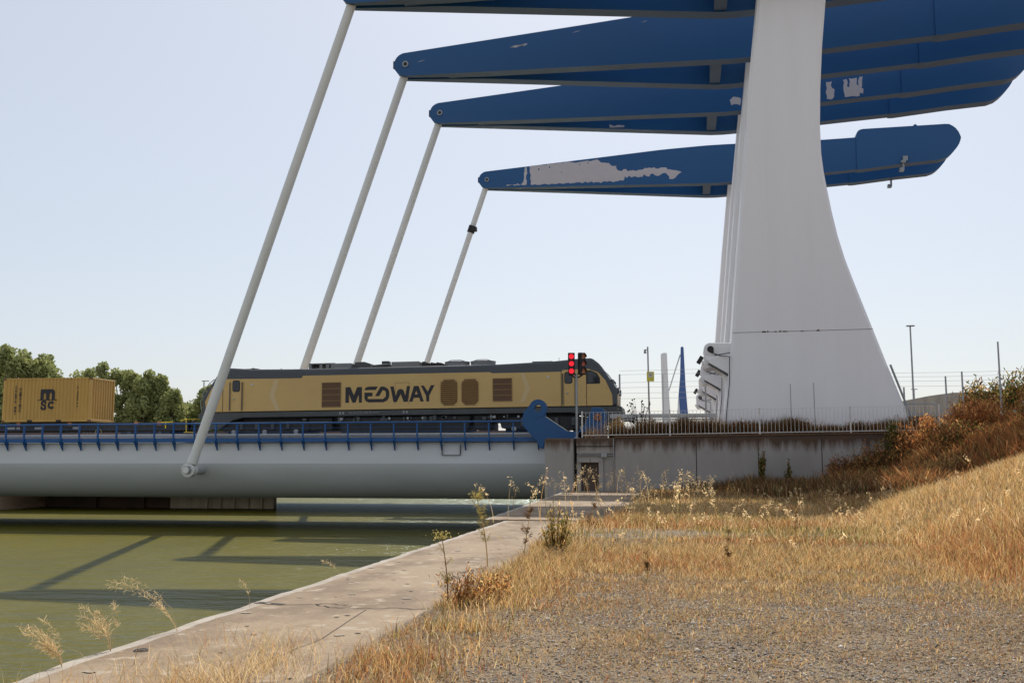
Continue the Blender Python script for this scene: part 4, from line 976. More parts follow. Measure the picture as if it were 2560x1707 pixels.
def mixcol(n, wts):
    """pick plant colours by weight and jitter them"""
    cols = np.array([GOLD, STRAW, RED, OLIVE, BROWN, GREEN])
    wts = np.asarray(wts, float)
    if wts.ndim == 1: wts = np.tile(wts, (n, 1))
    wts = wts / wts.sum(1, keepdims=True); cs = wts.cumsum(1); r_ = rng.random((n, 1))
    k = (r_ > cs).sum(1).clip(0, 5)
    return cols[k] * (0.75 + 0.5 * rng.random((n, 1))) * (1 + .1 * (rng.random((n, 3)) - .5))

def scatter(n, x0, x1, y0, y1, dens):
    x = x0 + (x1 - x0) * rng.random(n); y = y0 + (y1 - y0) * rng.random(n)
    k = rng.random(n) < dens(x, y)
    return x[k], y[k]

# -- sparse short grass over the gravel, thicker along the quay and further away
def dA(x, y):
    d = 0.10 + 0.9 * sstep((y - 9.5) / 7) + 0.9 * sstep((-1.3 - x) / .9) + 0.6 * sstep((x - 3.6) / 1.5)
    cl = sstep((vnoise(x, y, .55) - .42) / .25) * .8 + sstep((vnoise(x, y, 1.6) - .45) / .2) * .4
    edge = sstep((x + 2.75 + .35 * (vnoise(x * 0, y, .8) - .5)) / .25)
    return np.clip(d * (0.16 + cl), 0, 1) * edge
x, y = scatter(320000, -2.9, 8, 5.2, 19.5, dA)
nz = vnoise(x + 40, y, 1.3)
w = np.stack([1.0 + 0 * x, .7 + 0 * x, .35 + 1.4 * sstep((nz - .55) / .2), .5 + 0 * x, .3 + 0 * x, .04 + 0 * x], 1)
hh = (.035 + .15 * rng.random(len(x)) ** 2) * (0.5 + .7 * sstep((-1.2 - x) / .8) + .6 * sstep((y - 12) / 6) + .6 * sstep((x - 4) / 2))
tag(blades('dry_grass', x * K, y * K, H(x * K, y * K) - .01, hh * K, .0042 + .0024 * rng.random(len(x)), mixcol(len(x), w), .8), kind='stuff')
# -- meadow up to the wall
def dB(x, y):
    e = sstep((x + 2.9 + .5 * (vnoise(x * 0, y, 1.4) - .5)) / .5) * np.where(y > 27.5, sstep((x + 2.3) / .7), 1) * sstep((y - 14.0) / 8)
    return e * (.12 + .5 * sstep((vnoise(x, y, .9) - .3) / .3) + .4 * sstep((vnoise(x + 17, y, 2.6) - .35) / .25) * (.3 + .7 * sstep((y - 17) / 8)))
x, y = scatter(330000, -3.6, 8, 15.0, 57, dB)
nz = vnoise(x + 11, y, 2.6); n2 = vnoise(x - 7, y + 3, 1.6)
w = np.stack([1.0 + 0 * x, .8 + .8 * sstep((n2 - .6) / .15), .35 + 1.8 * sstep((nz - .55) / .15), .45 + 2.2 * sstep((.45 - n2) / .15) * sstep((y - 18) / 5), .3 + 2.2 * sstep((y - 37) / 6), .10 + .6 * sstep((.35 - n2) / .2)], 1)  # brown share grows towards the wall, deepening the pylon's shadow in the colour
hh = (.05 + .17 * rng.random(len(x)) ** 1.6) * (.5 + .8 * sstep((y - 18) / 12) + .4 * nz)
tag(blades('meadow_grass', x * K, y * K, H(x * K, y * K) - .02, hh * K, .0075 + .004 * rng.random(len(x)), mixcol(len(x), w), .6), kind='stuff')
# -- bank on the right
def dC(x, y):
    toe = 3.7
    return sstep((x - toe + .5) / 1.2) * (.4 + .6 * sstep((vnoise(x, y, .8) - .25) / .3))
x, y = scatter(480000, 3.3, 21, 9, 46, dC)
k = (x < 13.5) | (rng.random(len(x)) < .4); x, y = x[k], y[k]
nz = vnoise(x + 21, y, 2.2)
low = sstep(1 - (x - 4.2) / 2.4) * sstep((24 - y) / 6)
far = sstep((y - 29.5) / 2.5)
w = np.stack([1.9 - 1.2 * far, 1.3 * (1 - .75 * low) * (1 - .6 * far), .12 + 2.6 * low + 1.0 * far, .35 + .4 * sstep((nz - .6) / .2), .15 + .8 * far, .05 + .15 * far], 1)
hh = (.12 + .32 * rng.random(len(x)) ** 1.3) * (.65 + .6 * nz) * (.55 + .45 * sstep((x - 3.6) / 1.5))
tag(blades('bank_grass', x * K, y * K, H(x * K, y * K) - .02, hh * K, .0065 + .004 * rng.random(len(x)), mixcol(len(x), w), .6), kind='stuff')
# -- scrub covering the upper bank
x, y = scatter(150000, 3.8, 22, 23.5, 45, lambda x, y: sstep((y - 25.0 - 1.2 * (vnoise(x, y, 1.5) - .5)) / 1.6) * sstep((x - 4.4 - .06 * (45 - y)) / 1.5) * (.35 + .65 * sstep((vnoise(x, y, 1.0) - .3) / .25)))
nz = vnoise(x + 31, y, 2.0)
w = np.stack([.25 + 0 * x, .12 + 0 * x, .5 + 1.6 * sstep((y - 29) / 7), .5 * (1 - nz), 1.2 + 0 * x, .25 + 0 * x], 1)  # scrub colours also carry light: brown for pylon shade, redder for sunlit tops
hh = (.28 + .6 * rng.random(len(x))) * (.5 + .9 * vnoise(x + 3, y, 1.4)) * (.45 + .55 * sstep((y - 26) / 8))
tag(blades('scrub', x, y, H(x, y) - .03, hh, .016 + .012 * rng.random(len(x)), mixcol(len(x), w) * np.array([1.25, 1.1, .95]), .7), kind='stuff')
x, y = scatter(60000, -.5, 9.5, 31, 45.3, lambda x, y: sstep((x + .3 - .28 * (45 - y) + 2.0 * (vnoise(x, y, 1.3) - .5)) / 2.2) * (.3 + .7 * sstep((vnoise(x, y, .8) - .3) / .3)))
hh = (.25 + .55 * rng.random(len(x))) * (.5 + .9 * vnoise(x + 3, y, 1.4))
tag(blades('wall_foot_weeds', x, y, H(x, y) - .03, hh, .014 + .010 * rng.random(len(x)), mixcol(len(x), [.3, .1, .6, .4, 1.8, .25]) * .75, .6), kind='stuff')  # brown weeds, darkened further in colour to deepen the pylon's shadow
# -- strawy tangle at the near end of the quay
x, y = scatter(30000, -4.8, -1.8, 5.2, 9.8, lambda x, y: (.1 + .9 * sstep((vnoise(x, y, .6) - .35) / .3)) * sstep((9.6 - y) / 2.6) * sstep((x + 4.75 - .12 * (y - 6)) / .5) * (.08 + .92 * sstep((-2.9 - x) / .6)))
tag(blades('straw_tangle', x * K, y * K, G0 + 0 * x, .06 + .17 * rng.random(len(x)), .003 + 0 * x, mixcol(len(x), [.7, 2.0, .25, .3, .1, 0]), 1.3), kind='stuff')
# -- brown growth on top of the wall, behind the fence
x, y = scatter(34000, -4.4, 12, 46.1, 48.6, lambda x, y: (.25 + .75 * sstep((vnoise(x, y, .8) - .35) / .3)))
k = ~((x > 1.5) & (y > 46.7) & (x < 9.7)) & ~((x < -3.3) & (y > 47)); x, y = x[k], y[k]
hh = (.4 + .6 * rng.random(len(x))) * (.6 + .8 * vnoise(x, y, 1.1))
tag(blades('wall_top_grass', x, y, 2.5 + 0 * x, hh, .012 + .008 * rng.random(len(x)), mixcol(len(x), [.9, .5, .8, .4, 1.0, .05]), .4), kind='stuff')

x, y = scatter(52000, -3.3, 12, 46.05, 46.72, lambda x, y: (.3 + .7 * sstep((vnoise(x, y, .6) - .3) / .3)))
hh = (.4 + .65 * rng.random(len(x))) * (.5 + .9 * vnoise(x, y, .9))
tag(blades('wall_top_weeds', x, y, 2.5 + 0 * x, hh, .012 + .008 * rng.random(len(x)), mixcol(len(x), [.3, .1, .9, .3, 1.6, .1]) * .8, .4), kind='stuff')
# -- straw litter lying over earth and stones
x, y = scatter(420000, -2.7, 7.5, 5.2, 22, lambda x, y: (.35 + .5 * sstep((vnoise(x + 9, y, .7) - .35) / .3) + .4 * sstep((y - 11) / 6)) * sstep((x + 2.9) / .3))
tag(blades('straw_litter', x * K, y * K, H(x * K, y * K) + .004, .006 + .016 * rng.random(len(x)), .003 + .0024 * rng.random(len(x)), mixcol(len(x), [.9, .9, .5, .3, .7, 0]) * .75, 2.8), kind='stuff')

x, y = scatter(150000, -2.6, 8, 5.2, 19, lambda x, y: sstep((vnoise(x + 3, y - 8, .42) - .56) / .16) * (.35 + .65 * sstep((vnoise(x, y + 4, 1.9) - .35) / .25)) * sstep((x + 2.4) / .4))
tag(blades('straw_tufts', x * K, y * K, H(x * K, y * K) - .004, (.02 + .075 * rng.random(len(x)) ** 1.6) * (.7 + .6 * sstep((y - 9) / 6)), .0032 + .002 * rng.random(len(x)), mixcol(len(x), [1.1, 1.0, .6, .35, .25, .03]), 1.2), kind='stuff')

# -- gravel
def gravel():
    x, y = scatter(200000, -2.4, 7.5, 5.2, 19, lambda x, y: (1 - .8 * sstep((y - 11) / 7)) * sstep((x + 2.5) / 1.0) * (.45 + .55 * sstep((vnoise(x + 5, y, 1.1) - .3) / .3)) * sstep((6.4 - x) / 1.5))
    x, y = x * K, y * K
    n = len(x)
    r_ = .004 + .009 * rng.random(n) ** 2.5 + .010 * (rng.random(n) > .99)
    base = np.array([[1, 0, 0], [0, 1, 0], [-1, 0, 0], [0, -1, 0], [0, 0, 1], [0, 0, -1]], float)
    P = base[None] * r_[:, None, None] * (0.6 + .8 * rng.random((n, 6, 1)))
    P = P + (rng.random((n, 6, 3)) - .5) * r_[:, None, None] * .7
    P[:, :, 2] *= .7
    a = rng.random(n) * 6.28; ca, sa = np.cos(a)[:, None], np.sin(a)[:, None]
    X = P[:, :, 0] * ca - P[:, :, 1] * sa; Y = P[:, :, 0] * sa + P[:, :, 1] * ca
    P = np.stack([X + x[:, None], Y + y[:, None], P[:, :, 2] + (H(x, y) + r_ * .2)[:, None]], 2)
    F = np.array([[0, 1, 4], [1, 2, 4], [2, 3, 4], [3, 0, 4], [1, 0, 5], [2, 1, 5], [3, 2, 5], [0, 3, 5]])
    L = (np.arange(n)[:, None, None] * 6 + F[None]).reshape(-1)
    pal = np.array([[.36, .32, .27], [.22, .20, .18], [.50, .44, .37], [.40, .30, .21], [.07, .065, .06], [.62, .57, .50], [.40, .25, .16]])
    c = pal[rng.choice(7, n, p=[.24, .15, .22, .14, .10, .09, .06])] * (.55 + .5 * rng.random((n, 1)))
    return raw('gravel', P.reshape(-1, 3), L, np.arange(n * 8) * 3, M['stone'], np.repeat(c, 6, 0), sizes=np.full(n * 8, 3))
tag(gravel(), kind='stuff')

# -- tall oat-like stems with seed heads
def quads(P0, U, V):
    """many small quads: centre, two half axes"""
    v = np.stack([P0 - U - V, P0 + U - V, P0 + U + V, P0 - U + V], 1).reshape(-1, 3)
    n = len(P0); return v, np.arange(n * 4), np.arange(n) * 4, np.full(n, 4)
def rnd_dir(n):
    d = rng.normal(size=(n, 3)); return d / np.linalg.norm(d, axis=1, keepdims=True)
def join(name, parts, m, parent=None):
    V, L, S, Z, Cc = [], [], [], [], []; vo = lo_ = 0
    for v, l, s, z, c in parts:
        V.append(v); L.append(np.asarray(l) + vo); S.append(np.asarray(s) + lo_); Z.append(z); Cc.append(c); vo += len(v); lo_ += len(l)
    return raw(name, np.concatenate(V), np.concatenate(L), np.concatenate(S), M[m], np.concatenate(Cc), parent, np.concatenate(Z))
def stems(paths, r, col):
    """ribbons (crossed) along polylines (n, k, 3)"""
    out = []
    n, k, _ = paths.shape
    for ang in (0, 1.57):
        wv = np.array([math.cos(ang), math.sin(ang), 0]) * r
        tap = np.linspace(1, .45, k)[None, :, None]
        A = paths - wv * tap; B = paths + wv * tap
        v = np.stack([A, B], 2).reshape(n, k * 2, 3)
        q = np.array([[2 * i, 2 * i + 1, 2 * i + 3, 2 * i + 2] for i in range(k - 1)])
        L = (np.arange(n)[:, None, None] * (2 * k) + q[None]).reshape(-1)
        nf = n * (k - 1)
        out.append((v.reshape(-1, 3), L, np.arange(nf) * 4, np.full(nf, 4), np.repeat(col, 2 * k, 0)))
    return out
def oat(x, y, z, h, scale=1.0, col=None):
    n = len(x); k = 7
    a = rng.random(n) * 6.28; t = np.linspace(0, 1, k)
    le = h * (.15 + .35 * rng.random(n)); dr = .10 * rng.random(n)
    P = np.zeros((n, k, 3))
    P[:, :, 0] = x[:, None] + np.cos(a)[:, None] * le[:, None] * t ** 2; P[:, :, 1] = y[:, None] + np.sin(a)[:, None] * le[:, None] * t ** 2
    P[:, :, 2] = z[:, None] + h[:, None] * (t - dr[:, None] * t ** 4 * 2)
    sc_ = mixcol(n, [1, .9, .1, .5, .1, .05]) if col is None else col
    parts = stems(P, .004 * scale, sc_)
    m = 16
    i = np.repeat(np.arange(n), m); f = .62 + .38 * rng.random(n * m)
    fi = f * (k - 1); i0 = np.floor(fi).astype(int).clip(0, k - 2); fr = (fi - i0)[:, None]
    c = P[i, i0] * (1 - fr) + P[i, i0 + 1] * fr
    c = c + rng.normal(size=(n * m, 3)) * .028 * scale * np.array([1, 1, .8]) * (h[i] ** .5)[:, None]
    d = rnd_dir(n * m); d[:, 2] = -np.abs(d[:, 2]); e = np.cross(d, rnd_dir(n * m)); e /= np.linalg.norm(e, axis=1, keepdims=True)
    v, l, s, zz = quads(c, e * .0055 * scale, d * (.012 + .010 * rng.random((n * m, 1))) * scale)
    cc = np.repeat(STRAW[None] * 1.4 * (.8 + .4 * rng.random((n * m, 1))), 4, 0)
    parts.append((v, l, s, zz, cc))
    return parts
x, y = scatter(240, -4.6, .8, 21.5, 44.5, lambda x, y: sstep((x + 4.5 + .02 * (y - 22)) / .4) * np.where((y > 23.5) & (y < 36) & (x < -1.6), .16, .55))
z = np.where(x < -2.1, G0 + .02, H(x, y))
tag(join('wild_oats', oat(x, y, z, .45 + .75 * rng.random(len(x)), 1.5), 'straw'), kind='stuff')
x, y = scatter(260, -2.2, 8, 13, 36, lambda x, y: .75 + 0 * x)
tag(join('seed_grass', oat(x, y, H(x, y), .28 + .36 * rng.random(len(x)), 1.0), 'straw'), kind='stuff')

# -- single tall weeds that stand out
def weed(name, x, y, z, h, label, cat='weed', nbr=14, leanx=0.0, kind='fennel', colr=None, group=None, spread=.16, dens=1.0):
    e = empty(name, (x, y, z), label, cat, group)
    k = 9; t = np.linspace(0, 1, k)
    P = np.zeros((1, k, 3)); P[0, :, 0] = leanx * h * t ** 1.5; P[0, :, 2] = h * t; P[0, :, 1] = .05 * h * np.sin(t * 3)
    c1 = (BROWN * 1.1 + OLIVE * .5) if colr is None else colr
    stem_parts = stems(P, .006 + .002 * h, np.tile(c1, (1, 1)))
    o = join('stem', stem_parts, 'straw', e)
    # side twigs
    n = nbr; f = .25 + .75 * rng.random(n); a = rng.random(n) * 6.28; L_ = spread * h * (.5 + rng.random(n)) * (1.15 - .55 * f)
    B0 = np.stack([np.interp(f, t, P[0, :, 0]), np.interp(f, t, P[0, :, 1]), np.interp(f, t, P[0, :, 2])], 1)
    kk = 5; tt = np.linspace(0, 1, kk)
    Q = B0[:, None] + np.stack([np.cos(a)[:, None] * L_[:, None] * tt, np.sin(a)[:, None] * L_[:, None] * tt, L_[:, None] * (.9 * tt + .2 * tt ** 2)], 2)
    parts = stems(Q, .003, np.tile(c1, (n, 1)) * 1.15)
    m = int(26 * dens); i = np.repeat(np.arange(n), m); f2 = .25 + .75 * rng.random(n * m); fi = f2 * (kk - 1); i0 = fi.astype(int).clip(0, kk - 2); fr = (fi - i0)[:, None]
    cpt = Q[i, i0] * (1 - fr) + Q[i, i0 + 1] * fr + rng.normal(size=(n * m, 3)) * .012
    d = rnd_dir(n * m); d[:, 2] = np.abs(d[:, 2]) * .8; ee = np.cross(d, rnd_dir(n * m)); ee /= np.linalg.norm(ee, axis=1, keepdims=True)
    if kind == 'bottle':
        v, l, s, zz = quads(cpt, ee * .0022, d * (.018 + .02 * rng.random((n * m, 1)))); col = STRAW * 1.05
    elif kind == 'dry':
        v, l, s, zz = quads(cpt, ee * .003, d * (.008 + .010 * rng.random((n * m, 1)))); col = BROWN * 1.2
    else:
        v, l, s, zz = quads(cpt, ee * .0022, d * (.012 + .016 * rng.random((n * m, 1)))); col = OLIVE * 1.3
    parts.append((v, l, s, zz, np.repeat(col[None] * (.75 + .5 * rng.random((n * m, 1))), 4, 0)))
    join('sprays', parts, 'straw', e)
    if kind == 'fennel':
        n3 = 90; tp = P[0, -1] + rng.normal(size=(n3, 3)) * np.array([.055, .055, .03]) * h ** .5
        d = rnd_dir(n3); ee = np.cross(d, rnd_dir(n3)); v, l, s, zz = quads(tp, ee * .005, d * .006)
        join('flower_head', [(v, l, s, zz, np.repeat((np.array([[.62, .50, .16]])) * (.8 + .4 * rng.random((n3, 1))), 4, 0))], 'straw', e)
    return e
weed('tall_weed', -2.42, 12.78, G0 + 0.00, 0.86, 'tall weed stalk with a pale yellow head at the quay edge, tallest of all', leanx=-.17, nbr=18, spread=.10)
weed('tall_weed', -2.08, 13.50, G0 + 0.02, 0.64, 'bare dark weed stalk next to the tallest one, leaning right', leanx=.14, nbr=16, kind='dry', spread=.10)
weed('tall_weed', -1.39, 14.45, G0 + 0.02, 0.67, 'slanting dry weed stalk right of the green fennel', leanx=.22, nbr=9, kind='dry', spread=.10)
weed('dry_bush', -2.08, 9.13, G0 + 0.00, 0.62, 'dark bare twig with yellow tip beside the reddish dry bush', cat='weed', nbr=8, leanx=-.1, kind='fennel', spread=.12, dens=.6, colr=BROWN)
def plume(x, y, h, n, lean, label, seed_len=.017, r_=.0016):
    """a spray of thin arching stems with bristly ends"""
    e = empty('straw_weed', (x, y, G0), label, 'weed')
    k = 10; t = np.linspace(0, 1, k); a = rng.normal(size=n) * .55; L_ = h * (.55 + .6 * rng.random(n))
    Q = np.zeros((n, k, 3))
    Q[:, :, 0] = lean * L_[:, None] * (.3 * t + .8 * t ** 2) * np.cos(a)[:, None] + .06 * rng.normal(size=n)[:, None] * t; Q[:, :, 1] = L_[:, None] * t * np.sin(a)[:, None] * .6
    Q[:, :, 2] = L_[:, None] * (t - .28 * t ** 3)
    join('stem', stems(Q, r_, np.tile(STRAW * .7, (n, 1))), 'straw', e)
    m = 60; i = np.repeat(np.arange(n), m); f = .35 + .65 * rng.random(n * m); fi = f * (k - 1); i0 = fi.astype(int).clip(0, k - 2); fr = (fi - i0)[:, None]
    c = Q[i, i0] * (1 - fr) + Q[i, i0 + 1] * fr
    ax = Q[i, i0 + 1] - Q[i, i0]; ax /= np.linalg.norm(ax, axis=1, keepdims=True)
    d = ax * .8 + rnd_dir(n * m) * .9; d /= np.linalg.norm(d, axis=1, keepdims=True); ee = np.cross(d, rnd_dir(n * m)); ee /= np.linalg.norm(ee, axis=1, keepdims=True)
    L2 = seed_len * (.6 + .8 * rng.random((n * m, 1)))
    v, l, s_2, zz = quads(c + d * L2, ee * .0013, d * L2)
    join('bristles', [(v, l, s_2, zz, np.repeat(STRAW[None] * (.7 + .5 * rng.random((n * m, 1))), 4, 0))], 'straw', e)
plume(-3.80, 7.54, 0.49, 5, -1.0, 'long feathery straw weed leaning out over the water, farthest of three')
plume(-3.86, 6.71, 0.37, 9, -.5, 'upright feathery straw weed on the quay lip, middle of three')
plume(-3.86, 6.15, 0.32, 10, -.75, 'low spreading straw weed at the lower left corner')
plume(-3.81, 8.89, 0.27, 1, -.6, 'small pale seed spray over the dark water near the cracked slab')
plume(-3.85, 11.43, 0.25, 1, -.7, 'tiny curved pale seed head on the quay lip')
plume(-2.54, 14.93, 0.44, 1, -.8, 'curled pale seed stem beside the tallest weed at the quay edge')
for xx, yy, hh_, lb in ((-.55, 14.6, .6, 'single brown stalk in the middle of the dry grass'), (.6, 16.5, .55, 'short brown stalk on the grass right of the middle'), (6.3, 13.8, .75, 'brown stalk in the reddish grass at the right edge'), (2.0, 20.5, .7, 'greenish weed stalk on the sunlit meadow')):
    weed('tall_weed', xx * K, yy * K, float(H(xx * K, yy * K)), hh_ * K, lb, nbr=7, kind='dry', spread=.08, leanx=.03)
# thistle with dark globes in front of the far bridge
th = empty('thistle_plant', (-2.0, 47.2, 2.5), 'dark branching thistle with small round heads before the sky', 'plant')
n = 46; a = rng.random(n) * 6.28; hh = .75 + 1.15 * rng.random(n); k = 5; t = np.linspace(0, 1, k)
sp_ = .15 + .55 * rng.random(n)
Q = np.stack([np.cos(a)[:, None] * sp_[:, None] * t ** 1.3, np.sin(a)[:, None] * .4 * sp_[:, None] * t ** 1.3, hh[:, None] * t], 2)
join('stem', stems(Q, .010, np.tile(BROWN * .55, (n, 1))), 'straw', th)
pts = Q[:, -1]; parts = []
for _ in range(5):
    d = rnd_dir(n); e_ = np.cross(d, rnd_dir(n)); e_ /= np.linalg.norm(e_, axis=1, keepdims=True); v, l, s, z_ = quads(pts, e_ * .032, d * .032); parts.append((v, l, s, z_, np.repeat(np.tile(BROWN * .5, (n, 1)), 4, 0)))
join('seed_heads', parts, 'straw', th)

# ------------------------------------------------------------------ bushes on the bank
def bush(name, x, y, z, rx, ry, h, cols, label, n=5200, leaf=.035, stalk=60, cat='shrub', group=None, white=0):
    e = empty(name, (x, y, z), label, cat, group)
    k = 5; t = np.linspace(0, 1, k); a = rng.random(stalk) * 6.28; rr = rng.random(stalk) ** .6; hh = h * (.55 + .5 * rng.random(stalk)) * (1 - .35 * rr ** 2)
    Q = np.stack([np.cos(a)[:, None] * rx * rr[:, None] * (.25 + .75 * t), np.sin(a)[:, None] * ry * rr[:, None] * (.25 + .75 * t), hh[:, None] * t], 2)
    join('stem', stems(Q, min(.012, .007 * h), np.tile(BROWN * .8, (stalk, 1))), 'straw', e)
    i = rng.integers(0, stalk, n); f = rng.random(n) ** .7; fi = f * (k - 1); i0 = fi.astype(int).clip(0, k - 2); fr = (fi - i0)[:, None]
    c = Q[i, i0] * (1 - fr) + Q[i, i0 + 1] * fr + rng.normal(size=(n, 3)) * np.array([rx, ry, h]) * .085
    c[:, 2] = np.abs(c[:, 2])
    d = rnd_dir(n); d[:, 2] = np.abs(d[:, 2]) + .4; ee = np.cross(d, rnd_dir(n)); ee /= np.linalg.norm(ee, axis=1, keepdims=True)
    v, l, s, zz = quads(c, ee * leaf * .32, d * leaf * (.7 + .6 * rng.random((n, 1))))
    cc = mixcol(n, cols) * np.array([1.2, 1.1, .95]) * (.8 + .4 * vnoise(c[:, 0] * 3, c[:, 2] * 3 + x, 1.0))[:, None]
    join('foliage', [(v, l, s, zz, np.repeat(cc, 4, 0))], 'straw', e)
    if white:
        p_ = Q[rng.integers(0, stalk, white), -1] + rng.normal(size=(white, 3)) * np.array([.2, .2, .08])
        parts = []
        for _ in range(3):
            d = rnd_dir(white); d[:, 2] *= .2; ee = np.cross(d, rnd_dir(white)); ee /= np.linalg.norm(ee, axis=1, keepdims=True)
            v, l, s, z_ = quads(p_, ee * .05, d * .05); parts.append((v, l, s, z_, np.tile(np.array([.62, .58, .48]), (white * 4, 1))))
        join('flower_heads', parts, 'straw', e)
    return e
RB = [.5, .05, 2.2, .1, .6, .03]; DB = [.1, 0, .5, .3, 1.2, .35]; GB = [.05, 0, .05, .9, .25, 1.6]
bush('fennel_bush', -1.72, 13.9, G0, .30, .26, .72, [.3, .4, 0, 1.8, 0, .35], 'feathery green fennel clump beside the end of the quay', n=1000, leaf=.018, stalk=60)
bush('dry_bush', -1.95, 9.25, G0, .30, .2, .36, [.5, .2, .7, .2, 1.7, 0], 'reddish brown dry bush where the quay meets the grass', n=900, leaf=.013, stalk=50)
bush('dry_bush', -1.75, 9.7, G0, .22, .2, .28, [.8, .4, .6, .3, .8, 0], 'smaller orange dry tuft right behind the reddish bush on the quay edge', n=600, leaf=.013, stalk=40)
hz = lambda x, y: float(H(x, y)) - .05
bush('red_bush', 9.4, 44.0, hz(9.4, 44), 1.3, 1.0, 1.7, RB, 'rust red dry bush at the foot of the flared pylon, right of the fence end', n=7000)
bush('red_bush', 11.2, 42.6, hz(11.2, 42.6), 1.5, 1.2, 1.55, RB, 'large rust red dry bush in the middle of the bank bushes', n=8000)
bush('red_bush', 13.3, 41.2, hz(13.3, 41.2), 1.5, 1.2, 1.6, RB, 'dark red bush near the right edge of the picture', n=8000, white=8)
bush('red_bush', 15.3, 42.2, hz(15.3, 42.2), 1.7, 1.3, 1.9, RB, 'tall dark red bush reaching beyond the right edge', n=7000, white=8)
bush('red_bush', 12.2, 36.8, hz(12.2, 36.8), 1.4, 1.2, 1.15, [.4, .2, 1.2, .3, .8, .2], 'low russet bush in front of the dark red one, on the bank crest', n=6000, white=6)
bush('brown_bush', 9.8, 39.6, hz(9.8, 39.6), 1.5, 1.1, 1.2, DB, 'low brown bush in shade below the large rust red one', n=6000)
bush('brown_bush', 7.6, 43.2, hz(7.6, 43.2), 1.3, 1.0, 1.55, DB, 'dark brown bush covering the right end of the retaining wall', n=6500)
bush('brown_bush', 6.3, 43.9, hz(6.3, 43.9), .9, .8, 1.25, [.1, 0, 1.0, .1, 1.2, .1], 'rounded red brown bush against the shaded wall', n=4500)
bush('green_bush', 8.4, 44.6, hz(8.4, 44.6), .5, .5, 2.1, GB, 'upright dark green bush at the end of the fence', n=2600, leaf=.05, stalk=30)
bush('green_bush', 3.1, 45.0, hz(3.1, 45.0), .22, .2, 1.75, GB, 'slim dark green shoot growing up the shaded wall', n=800, leaf=.05, stalk=14)
bush('green_bush', 4.2, 45.1, hz(4.2, 45.1), .2, .2, 1.2, GB, 'shorter green shoot on the wall right of the slim one', n=500, leaf=.05, stalk=12)
bush('green_bush', 7.0, 40.4, hz(7, 40.4), 1.0, .8, .8, [.2, .1, .2, 1.0, .8, .6], 'low olive bush in the shade on the meadow end', n=3600)
bush('brown_bush', 8.2, 36.0, hz(8.2, 36.0), 1.3, 1.0, .85, [.5, .2, .4, .8, .8, .3], 'low olive brown bush in the pylon shadow', n=4200)
bush('straw_bush', -3.0, 46.9, 2.45, .45, .4, 1.15, [1, .8, .1, 1.0, .2, .3], 'pale yellow green bush behind the left part of the fence', n=2600)
bush('brown_bush', -1.4, 46.9, 2.45, .6, .4, 1.1, [.6, .3, .9, .2, 1.2, .1], 'rusty weed clump behind the fence under the thistle', n=2600)
bush('brown_bush', 2.4, 46.3, 2.5, .6, .2, .95, [.1, .1, .6, .1, 1.4, .05], 'dark weed clump behind the fence at the near pylon foot', n=2200)
bush('brown_bush', 4.9, 46.3, 2.5, .9, .2, .85, [.1, .1, .7, .1, 1.4, .05], 'dark weeds behind the fence in front of the pylon middle', n=2600)
bush('brown_bush', 7.4, 46.3, 2.5, .9, .2, .85, [.2, .1, .8, .1, 1.2, .1], 'dark weeds behind the fence at the right pylon foot', n=2600)
bush('green_bush', 20.6, 78, 3.0, 1.8, 1.2, 4.2, [.1, .1, .15, .8, .7, .8], 'grey green flowering shrub beyond the red bushes', n=5000, leaf=.12, white=50, stalk=80)
bush('green_bush', 24.0, 80, 3.0, 2.6, 1.6, 5.2, GB, 'large dark green shrub at the right edge behind the red bushes', n=8000, leaf=.13, white=20, stalk=90)

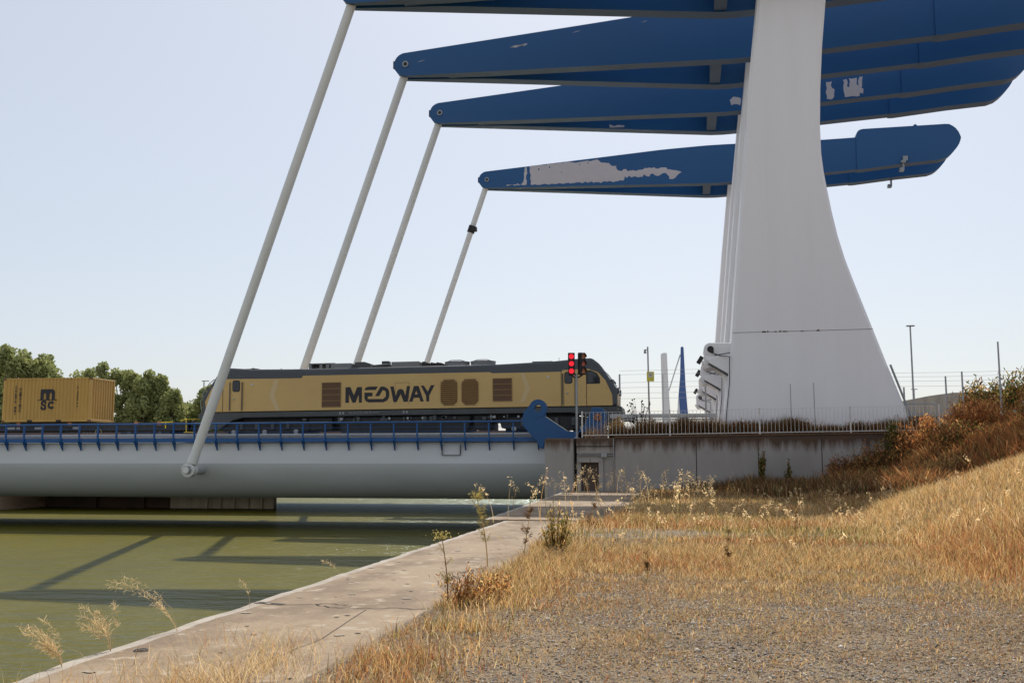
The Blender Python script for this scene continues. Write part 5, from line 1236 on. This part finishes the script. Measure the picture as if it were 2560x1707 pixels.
# ------------------------------------------------------------------ trees along the far bank
def tree_parts(seed, h, r_, n=4200):
    g = np.random.default_rng(seed)
    nb = 26
    cz = h * (.14 + .80 * g.random(nb)); fr = np.clip((cz / h - .2) / .8, 0, 1)
    rad = r_ * np.sqrt(np.clip(1 - (fr * 1.0) ** 2.4, .06, 1)) * (.55 + .45 * g.random(nb)); a = g.random(nb) * 6.28; off = rad * .75
    cx, cy = np.cos(a) * off, np.sin(a) * off
    br = r_ * (.36 + .26 * g.random(nb)) * (1 - .35 * fr)
    i = g.integers(0, nb, n)
    d = g.normal(size=(n, 3)); d /= np.linalg.norm(d, axis=1, keepdims=True); rr = g.random(n) ** .45
    c = np.stack([cx[i], cy[i], cz[i]], 1) + d * (br[i] * rr)[:, None] * np.array([1, 1, 1.35])
    u = g.normal(size=(n, 3)); u /= np.linalg.norm(u, axis=1, keepdims=True); w_ = np.cross(u, g.normal(size=(n, 3))); w_ /= np.linalg.norm(w_, axis=1, keepdims=True)
    sz = .11 + .12 * g.random((n, 1))
    v, l, s, zz = quads(c, u * sz, w_ * sz * .6)
    base = np.array([.24, .28, .11]); alt = np.array([.45, .46, .19])
    k = g.random((n, 1)) * .6 + .4 * g.random(nb)[i][:, None]
    col = base * (1 - k) + alt * k
    limbs = [((0, 0, 0), (0, 0, h * .85), .02 * h, .05)]
    for j in range(nb): limbs.append(((0, 0, cz[j] * .55), (cx[j], cy[j], cz[j]), .009 * h, .03))
    return (v, l, s, zz, np.repeat(col, 4, 0)), limbs
TR = [(-90.5, 126, 16.0, 3.4, 'tall leafy tree at the left edge of the picture'), (-86.8, 124, 17.0, 3.3, 'tallest tree, its crown rising left of the container'), (-83.6, 126, 15.6, 3.0, 'tall round headed tree above the middle of the container'),
      (-79.4, 128, 13.6, 2.8, 'lower tree with a flat top over the right half of the container'), (-76.8, 127, 13.9, 2.5, 'bushy tree showing just above the container corner'), (-74.3, 124, 14.3, 1.9, 'pointed tree standing right of the container corner'),
      (-72.0, 125, 13.5, 1.9, 'slim tree second to the right of the container corner'), (-69.8, 124, 13.0, 2.0, 'grey green tree third from the container end'), (-67.6, 123, 13.0, 2.1, 'wide tree in the middle of the row between container and rod'),
      (-65.7, 124, 12.3, 1.9, 'tree with a notched top right of the row middle'), (-63.8, 123, 11.2, 1.9, 'lower tree before the gap left of the tie rod'), (-62.0, 127, 8.6, 1.6, 'small low tree filling the gap left of the rod'),
      (-60.6, 126, 11.2, 1.9, 'tree close behind the front tie rod'), (-58.2, 127, 11.6, 2.1, 'tree half hidden by the nose of the locomotive'), (-71.0, 132, 10.5, 2.6, 'dense low tree behind the row right of the container'), (-66.0, 133, 9.6, 2.6, 'dense low tree behind the row middle'), (-93.5, 128, 13.5, 3.0, 'tree cut by the left picture edge')]
for j, (x, y, zt, r_, lb) in enumerate(TR):
    e = empty('tree', (x, y, .3), lb, 'tree', 'trees along the far bank')
    cr, limbs = tree_parts(100 + j, zt - .3, r_ * 1.15, n=int(4800 + 1300 * r_))
    join('crown', [cr], 'leaf', e)
    b = MB()
    for p0, p1, r0, r1 in limbs: b.tube(Vector(p0) + Vector((x, y, .3)), Vector(p1) + Vector((x, y, .3)), r0, r1, 6)
    b.build('trunk', M['bark'], e, smooth=True)
print('objects', len(bpy.data.objects))
